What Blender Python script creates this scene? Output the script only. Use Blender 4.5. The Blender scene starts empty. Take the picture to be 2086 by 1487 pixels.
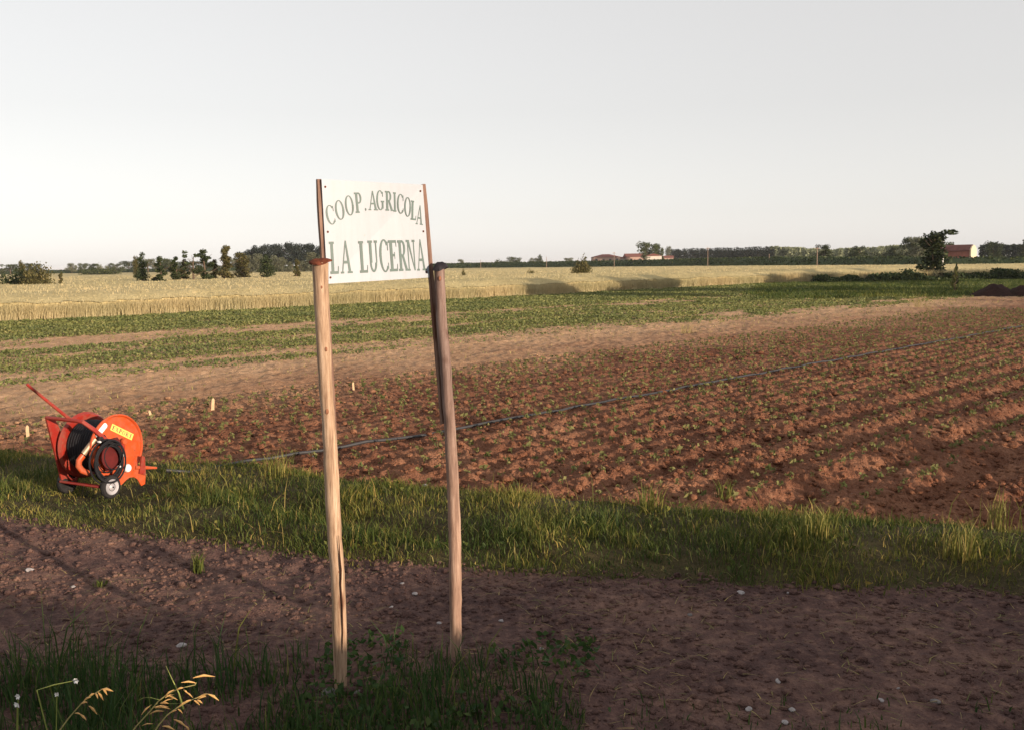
import bpy, math, random
import numpy as np
from mathutils import Vector, Matrix

random.seed(7)
RNG = np.random.default_rng(7)
SC = bpy.context.scene
COL = SC.collection

# ------------------------------------------------------------------ camera
FPX = 1900.0                      # focal length in pixels of a 2086 wide picture
CAM_H = 2.4
PITCH = math.radians(6.17)
ROLL = math.radians(-0.88)
cam_data = bpy.data.cameras.new('camera')
cam_data.sensor_width = 36.0
cam_data.lens = FPX / 2086.0 * 36.0
cam_data.clip_start = 0.1
cam_data.clip_end = 30000.0
cam = bpy.data.objects.new('camera', cam_data)
COL.objects.link(cam)
CAM_M = Matrix.Rotation(math.pi / 2 - PITCH, 3, 'X') @ Matrix.Rotation(ROLL, 3, 'Z')
cam.matrix_world = Matrix.Translation((0, 0, CAM_H)) @ CAM_M.to_4x4()
SC.camera = cam

# ------------------------------------------------------------------ light
SUN_AZ = math.radians(50.0)       # to the right of straight behind the camera
SUN_EL = math.radians(8.0)
SUN_V = Vector((math.sin(SUN_AZ) * math.cos(SUN_EL), -math.cos(SUN_AZ) * math.cos(SUN_EL), math.sin(SUN_EL)))
world = bpy.data.worlds.new("World")
SC.world = world
world.use_nodes = True
wn = world.node_tree
for n in list(wn.nodes):
    wn.nodes.remove(n)
w_out = wn.nodes.new('ShaderNodeOutputWorld')
w_bg = wn.nodes.new('ShaderNodeBackground')
w_sky = wn.nodes.new('ShaderNodeTexSky')
w_sky.sky_type = 'NISHITA'
w_sky.sun_disc = False
w_sky.sun_elevation = SUN_EL
w_sky.sun_rotation = math.atan2(SUN_V.x, SUN_V.y)
w_sky.altitude = 20.0
w_sky.air_density = 1.0
w_sky.dust_density = 0.7
w_sky.ozone_density = 1.0
w_hsv = wn.nodes.new('ShaderNodeHueSaturation')
w_hsv.inputs['Saturation'].default_value = 0.22
w_bg.inputs['Strength'].default_value = 0.15
# an even veil of high summer haze over the whole sky
w_mix = wn.nodes.new('ShaderNodeMix')
w_mix.data_type = 'RGBA'
w_mix.inputs[0].default_value = 0.6
w_mix.inputs[7].default_value = (3.4, 3.27, 3.22, 1)
wn.links.new(w_sky.outputs[0], w_hsv.inputs['Color'])
wn.links.new(w_hsv.outputs[0], w_mix.inputs[6])
wn.links.new(w_mix.outputs[2], w_bg.inputs[0])
wn.links.new(w_bg.outputs[0], w_out.inputs[0])

sun_data = bpy.data.lights.new('sun', 'SUN')
sun_data.energy = 4.4
sun_data.angle = math.radians(0.55)
sun_data.color = (1.0, 0.80, 0.60)
sun = bpy.data.objects.new('sun', sun_data)
COL.objects.link(sun)
sun.rotation_euler = SUN_V.to_track_quat('Z', 'Y').to_euler()

SC.view_settings.view_transform = 'Standard'
SC.view_settings.look = 'None'
SC.view_settings.gamma = 1.0
SC.view_settings.use_curve_mapping = False
SC.view_settings.exposure = 0.7
SC.render.filter_size = 2.0
SC.cycles.max_bounces = 6
SC.cycles.diffuse_bounces = 3
SC.cycles.transparent_max_bounces = 8

# ------------------------------------------------------------------ survey helpers
CAM_NP = np.array(CAM_M)


def ray(px, py):
    d = np.array([(px - 1043.0) / FPX, (743.5 - py) / FPX, -1.0])
    return CAM_NP @ d


def G(px, py, z=0.0):
    """the place on the level z that the photograph shows at px, py"""
    d = ray(px, py)
    t = (z - CAM_H) / d[2]
    return Vector((d[0] * t, d[1] * t, z))


def at_y(px, py, y):
    d = ray(px, py)
    t = y / d[1]
    return Vector((d[0] * t, y, CAM_H + d[2] * t))


# ------------------------------------------------------------------ noise
def _hash(ix, iy, seed):
    h = (ix.astype(np.int64) * 374761393 + iy.astype(np.int64) * 668265263 + seed * 1442695041) & 0x7fffffff
    h = ((h ^ (h >> 13)) * 1274126177) & 0x7fffffff
    h = (h ^ (h >> 16)) & 0xffffff
    return h / float(0xffffff)


def vnoise(x, y, seed=0):
    x0 = np.floor(x); y0 = np.floor(y)
    fx = x - x0; fy = y - y0
    fx = fx * fx * (3 - 2 * fx); fy = fy * fy * (3 - 2 * fy)
    ix = x0.astype(np.int64); iy = y0.astype(np.int64)
    a = _hash(ix, iy, seed); b = _hash(ix + 1, iy, seed)
    c = _hash(ix, iy + 1, seed); d = _hash(ix + 1, iy + 1, seed)
    return (a + (b - a) * fx) * (1 - fy) + (c + (d - c) * fx) * fy


def fbm(x, y, seed=0, octv=3):
    s = 0; amp = 1.0; tot = 0
    for o in range(octv):
        s = s + amp * vnoise(x * 2 ** o + 17.3 * o, y * 2 ** o - 9.1 * o, seed + o)
        tot += amp; amp *= 0.5
    return s / tot - 0.5


def sstep(a, b, x):
    t = np.clip((x - a) / (b - a), 0, 1)
    return t * t * (3 - 2 * t)


# ------------------------------------------------------------------ materials
def new_mat(name):
    m = bpy.data.materials.new(name)
    m.use_nodes = True
    nt = m.node_tree
    b = nt.nodes['Principled BSDF']
    return m, nt, b


def ramp(nt, fac, stops):
    r = nt.nodes.new('ShaderNodeValToRGB')
    e = r.color_ramp.elements
    e[0].position = stops[0][0]; e[0].color = (*stops[0][1], 1)
    e[1].position = stops[-1][0]; e[1].color = (*stops[-1][1], 1)
    for p, c in stops[1:-1]:
        k = e.new(p); k.color = (*c, 1)
    nt.links.new(fac, r.inputs[0])
    return r.outputs[0]


def noise(nt, scale, detail=4, rough=0.6, vec=None, stretch=None):
    n = nt.nodes.new('ShaderNodeTexNoise')
    n.inputs['Scale'].default_value = scale
    n.inputs['Detail'].default_value = detail
    n.inputs['Roughness'].default_value = rough
    if vec is None:
        tc = nt.nodes.new('ShaderNodeTexCoord'); vec = tc.outputs['Object']
    if stretch:
        mp = nt.nodes.new('ShaderNodeMapping'); mp.inputs['Scale'].default_value = stretch
        if len(stretch) > 3:
            pass
        nt.links.new(vec, mp.inputs[0]); vec = mp.outputs[0]
    nt.links.new(vec, n.inputs['Vector'])
    return n.outputs['Fac']


def mixc(nt, fac, a, b, mode='MIX'):
    m = nt.nodes.new('ShaderNodeMix'); m.data_type = 'RGBA'; m.blend_type = mode
    for sock, v in ((m.inputs[0], fac), (m.inputs[6], a), (m.inputs[7], b)):
        if isinstance(v, (int, float)):
            sock.default_value = v
        elif isinstance(v, tuple):
            sock.default_value = (*v, 1)
        else:
            nt.links.new(v, sock)
    return m.outputs[2]


def bump(nt, b, h, strength=0.5, dist=0.02):
    bp = nt.nodes.new('ShaderNodeBump')
    bp.inputs['Strength'].default_value = strength
    bp.inputs['Distance'].default_value = dist
    nt.links.new(h, bp.inputs['Height'])
    nt.links.new(bp.outputs[0], b.inputs['Normal'])


def soil_mat(name, dark, mid, light, s1=1.3, s2=14, s3=90, bs=0.6, bd=0.02):
    m, nt, b = new_mat(name)
    n1 = noise(nt, s1, 5, 0.65)
    n2 = noise(nt, s2, 5, 0.65)
    n3 = noise(nt, s3, 3, 0.6)
    ca = ramp(nt, n1, [(0.30, dark), (0.5, mid), (0.72, light)])
    cb = ramp(nt, n2, [(0.32, dark), (0.52, mid), (0.75, light)])
    c = mixc(nt, 0.55, ca, cb)
    cc = ramp(nt, n3, [(0.3, (0.72, 0.72, 0.72)), (0.75, (1.2, 1.2, 1.2))])
    c = mixc(nt, 0.8, c, cc, 'MULTIPLY')
    nt.links.new(c, b.inputs['Base Color'])
    b.inputs['Roughness'].default_value = 0.95
    b.inputs['Specular IOR Level'].default_value = 0.15
    add = nt.nodes.new('ShaderNodeMath'); add.operation = 'ADD'
    nt.links.new(n2, add.inputs[0]); nt.links.new(n3, add.inputs[1])
    bump(nt, b, add.outputs[0], bs, bd)
    return m


def tint_mat(name, stops, trans=0.0, rough=0.7, patch=None, spec=0.2):
    """colour from the mesh's own per-leaf 'tint' value, optional slow patches"""
    m, nt, b = new_mat(name)
    at = nt.nodes.new('ShaderNodeAttribute'); at.attribute_name = 'tint'
    c = ramp(nt, at.outputs['Fac'], stops)
    if patch:
        n = noise(nt, patch[0], 3, 0.6)
        pc = ramp(nt, n, [(0.35, patch[1]), (0.65, patch[2])])
        c = mixc(nt, 1.0, c, pc, 'MULTIPLY')
    nt.links.new(c, b.inputs['Base Color'])
    b.inputs['Roughness'].default_value = rough
    b.inputs['Specular IOR Level'].default_value = spec
    if trans > 0:
        tr = nt.nodes.new('ShaderNodeBsdfTranslucent')
        nt.links.new(c, tr.inputs[0])
        mx = nt.nodes.new('ShaderNodeMixShader'); mx.inputs[0].default_value = trans
        nt.links.new(b.outputs[0], mx.inputs[1]); nt.links.new(tr.outputs[0], mx.inputs[2])
        nt.links.new(mx.outputs[0], nt.nodes['Material Output'].inputs[0])
    return m


def plain_mat(name, col, rough=0.6, metal=0.0, var=0.25, scale=20, spec=0.5, stretch=None, bs=0.0, coat=0.0):
    m, nt, b = new_mat(name)
    n = noise(nt, scale, 4, 0.6, stretch=stretch)
    lo = tuple(max(0, c * (1 - var)) for c in col); hi = tuple(min(1, c * (1 + var)) for c in col)
    c = ramp(nt, n, [(0.3, lo), (0.7, hi)])
    nt.links.new(c, b.inputs['Base Color'])
    b.inputs['Roughness'].default_value = rough
    b.inputs['Metallic'].default_value = metal
    b.inputs['Specular IOR Level'].default_value = spec
    b.inputs['Coat Weight'].default_value = coat
    if bs > 0:
        bump(nt, b, n, bs, 0.005)
    return m


def wood_mat(name, dark, mid, light, knot=(0.12, 0.05, 0.03)):
    m, nt, b = new_mat(name)
    g = noise(nt, 6, 6, 0.65, stretch=(9, 9, 0.55))
    g2 = noise(nt, 30, 4, 0.6, stretch=(6, 6, 0.35))
    c = ramp(nt, g, [(0.30, dark), (0.5, mid), (0.68, light)])
    c2 = ramp(nt, g2, [(0.3, (0.62, 0.58, 0.56)), (0.5, (1, 1, 1)), (0.8, (1.12, 1.1, 1.08))])
    c = mixc(nt, 0.8, c, c2, 'MULTIPLY')
    k = noise(nt, 3.2, 2, 0.4, stretch=(2.2, 2.2, 1.0))
    kf = ramp(nt, k, [(0.66, (0, 0, 0)), (0.74, (1, 1, 1))])
    c = mixc(nt, kf, c, knot)
    nt.links.new(c, b.inputs['Base Color'])
    b.inputs['Roughness'].default_value = 0.8
    b.inputs['Specular IOR Level'].default_value = 0.25
    bump(nt, b, g2, 0.4, 0.004)
    return m


M = {}
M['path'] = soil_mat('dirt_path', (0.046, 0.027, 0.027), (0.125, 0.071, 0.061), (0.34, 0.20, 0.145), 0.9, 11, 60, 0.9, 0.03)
M['brown'] = soil_mat('brown_soil', (0.13, 0.048, 0.022), (0.27, 0.112, 0.056), (0.42, 0.20, 0.11), 0.6, 9, 60, 0.8, 0.03)
M['tan'] = soil_mat('dry_soil', (0.34, 0.17, 0.095), (0.52, 0.30, 0.18), (0.68, 0.43, 0.28), 0.35, 3, 22, 0.9, 0.05)
def field_mat():
    # moist brown soil that turns into dry tan soil across the field
    m, nt, b = new_mat('field_soil')
    tc = nt.nodes.new('ShaderNodeTexCoord')
    dot = nt.nodes.new('ShaderNodeVectorMath'); dot.operation = 'DOT_PRODUCT'
    dot.inputs[1].default_value = (-0.70711, 0.70711, 0)
    nt.links.new(tc.outputs['Object'], dot.inputs[0])
    n0 = noise(nt, 0.16, 5, 0.6)
    ma = nt.nodes.new('ShaderNodeMath'); ma.operation = 'MULTIPLY_ADD'
    ma.inputs[1].default_value = 11.0
    nt.links.new(n0, ma.inputs[0]); nt.links.new(dot.outputs['Value'], ma.inputs[2])
    mr = nt.nodes.new('ShaderNodeMapRange'); mr.inputs[1].default_value = 19.0; mr.inputs[2].default_value = 25.5
    nt.links.new(ma.outputs[0], mr.inputs[0])
    n1 = noise(nt, 0.6, 5, 0.65); n2 = noise(nt, 5, 6, 0.7); n3 = noise(nt, 38, 3, 0.6)
    br = mixc(nt, 0.5, ramp(nt, n1, [(0.3, (0.085, 0.032, 0.020)), (0.5, (0.235, 0.102, 0.058)), (0.72, (0.42, 0.22, 0.13))]), ramp(nt, n2, [(0.32, (0.07, 0.026, 0.016)), (0.5, (0.22, 0.095, 0.054)), (0.72, (0.42, 0.215, 0.128))]))
    tn = mixc(nt, 0.6, ramp(nt, n1, [(0.3, (0.38, 0.215, 0.12)), (0.5, (0.56, 0.345, 0.20)), (0.72, (0.70, 0.46, 0.28))]), ramp(nt, n2, [(0.30, (0.24, 0.125, 0.07)), (0.5, (0.56, 0.345, 0.20)), (0.70, (0.76, 0.51, 0.32))]))
    c = mixc(nt, mr.outputs[0], br, tn)
    c = mixc(nt, 0.8, c, ramp(nt, n3, [(0.3, (0.68, 0.68, 0.68)), (0.75, (1.2, 1.2, 1.2))]), 'MULTIPLY')
    nt.links.new(c, b.inputs['Base Color'])
    b.inputs['Roughness'].default_value = 0.95
    b.inputs['Specular IOR Level'].default_value = 0.12
    add = nt.nodes.new('ShaderNodeMath'); add.operation = 'ADD'
    nt.links.new(n2, add.inputs[0]); nt.links.new(n3, add.inputs[1])
    bump(nt, b, add.outputs[0], 1.0, 0.05)
    return m


M['field'] = field_mat()
M['vsoil'] = soil_mat('verge_soil', (0.03, 0.025, 0.012), (0.07, 0.055, 0.025), (0.13, 0.10, 0.045), 1.0, 9, 60, 0.8, 0.03)
M['crop_soil'] = soil_mat('crop_soil', (0.10, 0.10, 0.035), (0.19, 0.165, 0.06), (0.34, 0.24, 0.12), 0.5, 3, 20, 0.8, 0.05)
M['far'] = soil_mat('far_ground', (0.10, 0.11, 0.04), (0.17, 0.17, 0.07), (0.28, 0.25, 0.11), 0.01, 0.05, 0.6, 0.3, 0.1)
M['dike'] = soil_mat('dike_grass', (0.03, 0.045, 0.018), (0.05, 0.07, 0.027), (0.085, 0.10, 0.04), 0.08, 0.6, 4, 0.8, 0.15)
M['green_ground'] = soil_mat('meadow', (0.03, 0.05, 0.02), (0.065, 0.085, 0.03), (0.17, 0.16, 0.06), 0.12, 1.2, 10, 0.8, 0.08)
M['wheat_top'] = soil_mat('wheat_canopy', (0.34, 0.275, 0.135), (0.49, 0.40, 0.20), (0.62, 0.51, 0.28), 0.06, 0.5, 6, 1.0, 0.12)

M['grass'] = tint_mat('verge_grass', [(0.0, (0.025, 0.055, 0.012)), (0.45, (0.10, 0.123, 0.028)), (0.75, (0.22, 0.205, 0.055)), (1.0, (0.40, 0.30, 0.11))], 0.3, 0.6, (1.1, (0.7, 0.8, 0.8), (1.25, 1.1, 0.95)))
M['toe_grass'] = tint_mat('toe_grass', [(0.0, (0.02, 0.05, 0.015)), (0.6, (0.05, 0.09, 0.022)), (0.92, (0.11, 0.13, 0.03)), (1.0, (0.26, 0.22, 0.07))], 0.3, 0.6)
M['wheat'] = tint_mat('wheat_stalk', [(0.0, (0.40, 0.335, 0.19)), (0.5, (0.50, 0.42, 0.245)), (1.0, (0.60, 0.51, 0.32))], 0.3, 0.7, (0.12, (0.85, 0.9, 0.85), (1.1, 1.05, 1.0)))
M['crop'] = tint_mat('crop_leaf', [(0.0, (0.09, 0.11, 0.04)), (0.6, (0.165, 0.185, 0.065)), (1.0, (0.28, 0.27, 0.12))], 0.3, 0.6, (0.35, (0.8, 0.85, 0.8), (1.2, 1.12, 1.0)))
M['straw'] = tint_mat('dry_weed', [(0.0, (0.12, 0.13, 0.04)), (0.5, (0.25, 0.22, 0.08)), (1.0, (0.42, 0.32, 0.13))], 0.3)
M['dark_weed'] = tint_mat('dark_weed', [(0.0, (0.02, 0.035, 0.012)), (0.7, (0.04, 0.06, 0.02)), (1.0, (0.09, 0.10, 0.035))], 0.2)
M['seedling'] = tint_mat('seedling_leaf', [(0.0, (0.09, 0.105, 0.03)), (1.0, (0.22, 0.205, 0.08))], 0.3)
M['leaf_dark'] = tint_mat('leaf_dark', [(0.0, (0.018, 0.03, 0.012)), (0.6, (0.04, 0.055, 0.02)), (1.0, (0.085, 0.095, 0.035))], 0.2)
M['leaf_mid'] = tint_mat('leaf_mid', [(0.0, (0.035, 0.05, 0.018)), (0.6, (0.07, 0.085, 0.028)), (1.0, (0.13, 0.13, 0.05))], 0.25)
M['leaf_olive'] = tint_mat('leaf_olive', [(0.0, (0.05, 0.05, 0.018)), (0.6, (0.10, 0.09, 0.032)), (1.0, (0.19, 0.15, 0.06))], 0.25)
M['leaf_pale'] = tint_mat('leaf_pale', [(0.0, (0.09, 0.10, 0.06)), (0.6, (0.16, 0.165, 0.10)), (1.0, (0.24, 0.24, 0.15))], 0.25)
M['leaf_far'] = tint_mat('leaf_far', [(0.0, (0.15, 0.17, 0.10)), (0.6, (0.22, 0.24, 0.14)), (1.0, (0.30, 0.31, 0.19))], 0.25)  # sunlit, hazy look of the far wood put into a pale leaf colour
M['leaf_blue'] = tint_mat('leaf_blue', [(0.0, (0.008, 0.013, 0.012)), (0.7, (0.017, 0.026, 0.019)), (1.0, (0.038, 0.05, 0.028))], 0.12)  # shade on the plantation side put into a near-black leaf colour
M['bark'] = plain_mat('bark', (0.10, 0.07, 0.05), 0.9, 0, 0.4, 8, 0.1)
M['post'] = wood_mat('post_wood', (0.19, 0.112, 0.07), (0.38, 0.255, 0.17), (0.54, 0.39, 0.28))
M['post_grey'] = wood_mat('post_weathered', (0.16, 0.098, 0.072), (0.30, 0.19, 0.14), (0.43, 0.30, 0.23))
# the upper half of the right post has weathered to a dark grey brown
_nt = M['post_grey'].node_tree
_b = _nt.nodes['Principled BSDF']
_src = _b.inputs['Base Color'].links[0].from_socket
_sx = _nt.nodes.new('ShaderNodeSeparateXYZ')
_tc = _nt.nodes.new('ShaderNodeTexCoord')
_nt.links.new(_tc.outputs['Object'], _sx.inputs[0])
_ma = _nt.nodes.new('ShaderNodeMath'); _ma.operation = 'MULTIPLY_ADD'; _ma.inputs[1].default_value = 0.9
_nt.links.new(noise(_nt, 5, 4, 0.6, stretch=(3, 3, 0.7)), _ma.inputs[0]); _nt.links.new(_sx.outputs[2], _ma.inputs[2])
_mr = _nt.nodes.new('ShaderNodeMapRange'); _mr.inputs[1].default_value = 1.35; _mr.inputs[2].default_value = 2.1
_nt.links.new(_ma.outputs[0], _mr.inputs[0])
_nt.links.new(mixc(_nt, _mr.outputs[0], _src, mixc(_nt, 1.0, _src, (0.60, 0.62, 0.70), 'MULTIPLY')), _b.inputs['Base Color'])
M['lath'] = wood_mat('lath_wood', (0.10, 0.055, 0.042), (0.18, 0.105, 0.08), (0.26, 0.17, 0.125))
M['knot'] = plain_mat('wood_knot', (0.22, 0.10, 0.06), 0.9, 0, 0.3, 60, 0.1)
M['crack'] = plain_mat('wood_crack', (0.06, 0.028, 0.018), 0.9, 0, 0.3, 30, 0.1)
M['rust'] = plain_mat('rust', (0.095, 0.026, 0.013), 0.85, 0.0, 0.5, 40, 0.2, bs=0.4)
M['rust_dark'] = plain_mat('dark_iron', (0.014, 0.011, 0.015), 0.7, 0.0, 0.5, 40, 0.3, bs=0.4)
def board_mat():
    m, nt, b = new_mat('white_board')
    st = noise(nt, 5, 5, 0.65, stretch=(5, 5, 0.5))
    c = ramp(nt, st, [(0.35, (0.265, 0.292, 0.335)), (0.6, (0.285, 0.314, 0.362))])
    f = ramp(nt, noise(nt, 26, 5, 0.7), [(0.66, (0, 0, 0)), (0.74, (0.7, 0.7, 0.7))])
    c = mixc(nt, f, c, (0.30, 0.22, 0.16))
    nt.links.new(c, b.inputs['Base Color'])
    b.inputs['Roughness'].default_value = 0.38
    return m


M['board'] = board_mat()
M['letter'] = plain_mat('green_letter', (0.028, 0.068, 0.062), 0.45, 0, 0.2, 20, 0.5)
M['orange'] = plain_mat('orange_paint', (0.62, 0.095, 0.012), 0.38, 0, 0.14, 7, 0.5)
M['red'] = plain_mat('red_paint', (0.40, 0.028, 0.014), 0.4, 0, 0.16, 7, 0.5)
def paint_mat(name, col, dirt):
    # sprayed steel with dust, mud splashes and rubbed rusty spots
    m, nt, b = new_mat(name)
    n = noise(nt, 6, 4, 0.6)
    c = ramp(nt, n, [(0.3, tuple(k * 0.8 for k in col)), (0.7, tuple(min(1, k * 1.12) for k in col))])
    f1 = ramp(nt, noise(nt, 9, 6, 0.75), [(0.45, (0, 0, 0)), (0.70, (0.8, 0.8, 0.8))])
    c = mixc(nt, f1, c, dirt)
    f2 = ramp(nt, noise(nt, 34, 5, 0.7), [(0.62, (0, 0, 0)), (0.70, (0.8, 0.8, 0.8))])
    c = mixc(nt, f2, c, (0.09, 0.035, 0.02))
    nt.links.new(c, b.inputs['Base Color'])
    r = ramp(nt, f1, [(0.0, (0.42, 0.42, 0.42)), (0.7, (0.85, 0.85, 0.85))])
    nt.links.new(r, b.inputs['Roughness'])
    return m


M['orange'] = paint_mat('orange_paint', (0.50, 0.068, 0.012), (0.27, 0.085, 0.04))
M['red'] = paint_mat('red_paint', (0.28, 0.019, 0.012), (0.20, 0.07, 0.04))
M['dark_red'] = plain_mat('dark_red_iron', (0.08, 0.008, 0.008), 0.6, 0, 0.3, 9, 0.3)
M['black'] = plain_mat('black_rubber', (0.010, 0.010, 0.013), 0.65, 0, 0.3, 25, 0.25)
M['pipe'] = plain_mat('black_pipe', (0.028, 0.027, 0.03), 0.45, 0, 0.25, 5, 0.5)
M['tyre'] = plain_mat('tyre', (0.02, 0.019, 0.02), 0.8, 0, 0.3, 20, 0.2)
M['rim'] = plain_mat('grey_rim', (0.34, 0.33, 0.355), 0.5, 0.1, 0.2, 14, 0.5)
M['brass'] = plain_mat('brass_valve', (0.34, 0.25, 0.17), 0.45, 0.4, 0.2, 20, 0.5)
M['white'] = plain_mat('white_plastic', (0.78, 0.76, 0.74), 0.45, 0, 0.06, 12, 0.5)
M['yellow'] = plain_mat('yellow_sticker', (0.82, 0.56, 0.13), 0.5, 0, 0.08, 12, 0.4)
M['ink'] = plain_mat('sticker_ink', (0.13, 0.05, 0.06), 0.6, 0, 0.2, 12, 0.3)
M['stone'] = plain_mat('pale_stone', (0.31, 0.285, 0.285), 0.85, 0, 0.25, 25, 0.2, bs=0.4)
M['stone_grey'] = plain_mat('grey_stone', (0.15, 0.135, 0.13), 0.9, 0, 0.35, 18, 0.2, bs=0.5)
M['stake'] = plain_mat('stake_wood', (0.52, 0.36, 0.22), 0.8, 0, 0.15, 18, 0.2)
M['mound'] = soil_mat('shaded_mound_soil', (0.014, 0.006, 0.005), (0.032, 0.013, 0.010), (0.06, 0.026, 0.018), 1.0, 5, 20, 0.8, 0.06)  # the mounds' shade is put into a near-black soil colour
M['oat'] = plain_mat('oat_spikelet', (0.56, 0.33, 0.12), 0.6, 0, 0.2, 60, 0.3)
M['oat_stem'] = plain_mat('oat_stem', (0.34, 0.29, 0.11), 0.6, 0, 0.2, 30, 0.3)
M['oat_leaf'] = plain_mat('oat_leaf', (0.22, 0.25, 0.06), 0.6, 0, 0.2, 30, 0.3)
M['petal'] = plain_mat('white_petal', (0.80, 0.78, 0.76), 0.7, 0, 0.05, 30, 0.3)
M['roof'] = plain_mat('roof_tile', (0.20, 0.08, 0.064), 0.85, 0, 0.2, 1.2, 0.2)
M['roof_dark'] = plain_mat('dark_roof_tile', (0.11, 0.042, 0.036), 0.85, 0, 0.25, 1.2, 0.2)  # darker copy of the roof tile for the barn
M['wall_pink'] = plain_mat('pink_render', (0.38, 0.26, 0.22), 0.9, 0, 0.1, 0.8, 0.1)
M['wall_cream'] = plain_mat('cream_render', (0.52, 0.45, 0.33), 0.9, 0, 0.08, 0.8, 0.1)
M['wall_white'] = plain_mat('white_render', (0.70, 0.62, 0.55), 0.9, 0, 0.08, 0.8, 0.1)
M['brick_red'] = plain_mat('red_wall', (0.26, 0.10, 0.075), 0.9, 0, 0.2, 1.0, 0.1)
M['window'] = plain_mat('dark_window', (0.04, 0.04, 0.05), 0.2, 0, 0.2, 2, 0.5)
M['pole'] = plain_mat('pole_wood', (0.24, 0.17, 0.13), 0.85, 0, 0.2, 3, 0.2)
M['pole_white'] = plain_mat('pale_pole', (0.62, 0.58, 0.55), 0.8, 0, 0.1, 3, 0.2)


# ------------------------------------------------------------------ mesh helpers
def mesh_np(name, verts, tris, tint=None, smooth=False):
    verts = np.asarray(verts, np.float32); tris = np.asarray(tris, np.int32)
    k = tris.shape[1]
    me = bpy.data.meshes.new(name)
    me.vertices.add(len(verts)); me.vertices.foreach_set('co', verts.ravel())
    me.loops.add(tris.size); me.loops.foreach_set('vertex_index', tris.ravel())
    me.polygons.add(len(tris))
    me.polygons.foreach_set('loop_start', np.arange(0, tris.size, k, dtype=np.int32))
    me.polygons.foreach_set('loop_total', np.full(len(tris), k, np.int32))
    if smooth:
        me.polygons.foreach_set('use_smooth', np.ones(len(tris), bool))
    if tint is not None:
        a = me.attributes.new('tint', 'FLOAT', 'POINT')
        a.data.foreach_set('value', np.asarray(tint, np.float32))
    me.update(calc_edges=True)
    return me


def link(name, me, mat=None, parent=None, loc=None, rot=None):
    o = bpy.data.objects.new(name, me)
    COL.objects.link(o)
    if mat is not None and me is not None and not me.materials:
        me.materials.append(mat)
    if parent is not None:
        o.parent = parent
    if loc is not None:
        o.location = loc
    if rot is not None:
        o.rotation_euler = rot
    return o


def tag(o, label=None, cat=None, group=None, kind=None):
    if label: o['label'] = label
    if cat: o['category'] = cat
    if group: o['group'] = group
    if kind: o['kind'] = kind
    return o


def empty(name, loc=(0, 0, 0), rotz=0.0):
    o = bpy.data.objects.new(name, None)
    COL.objects.link(o)
    o.location = loc; o.rotation_euler = (0, 0, rotz)
    o.empty_display_size = 0.2
    return o


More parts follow.
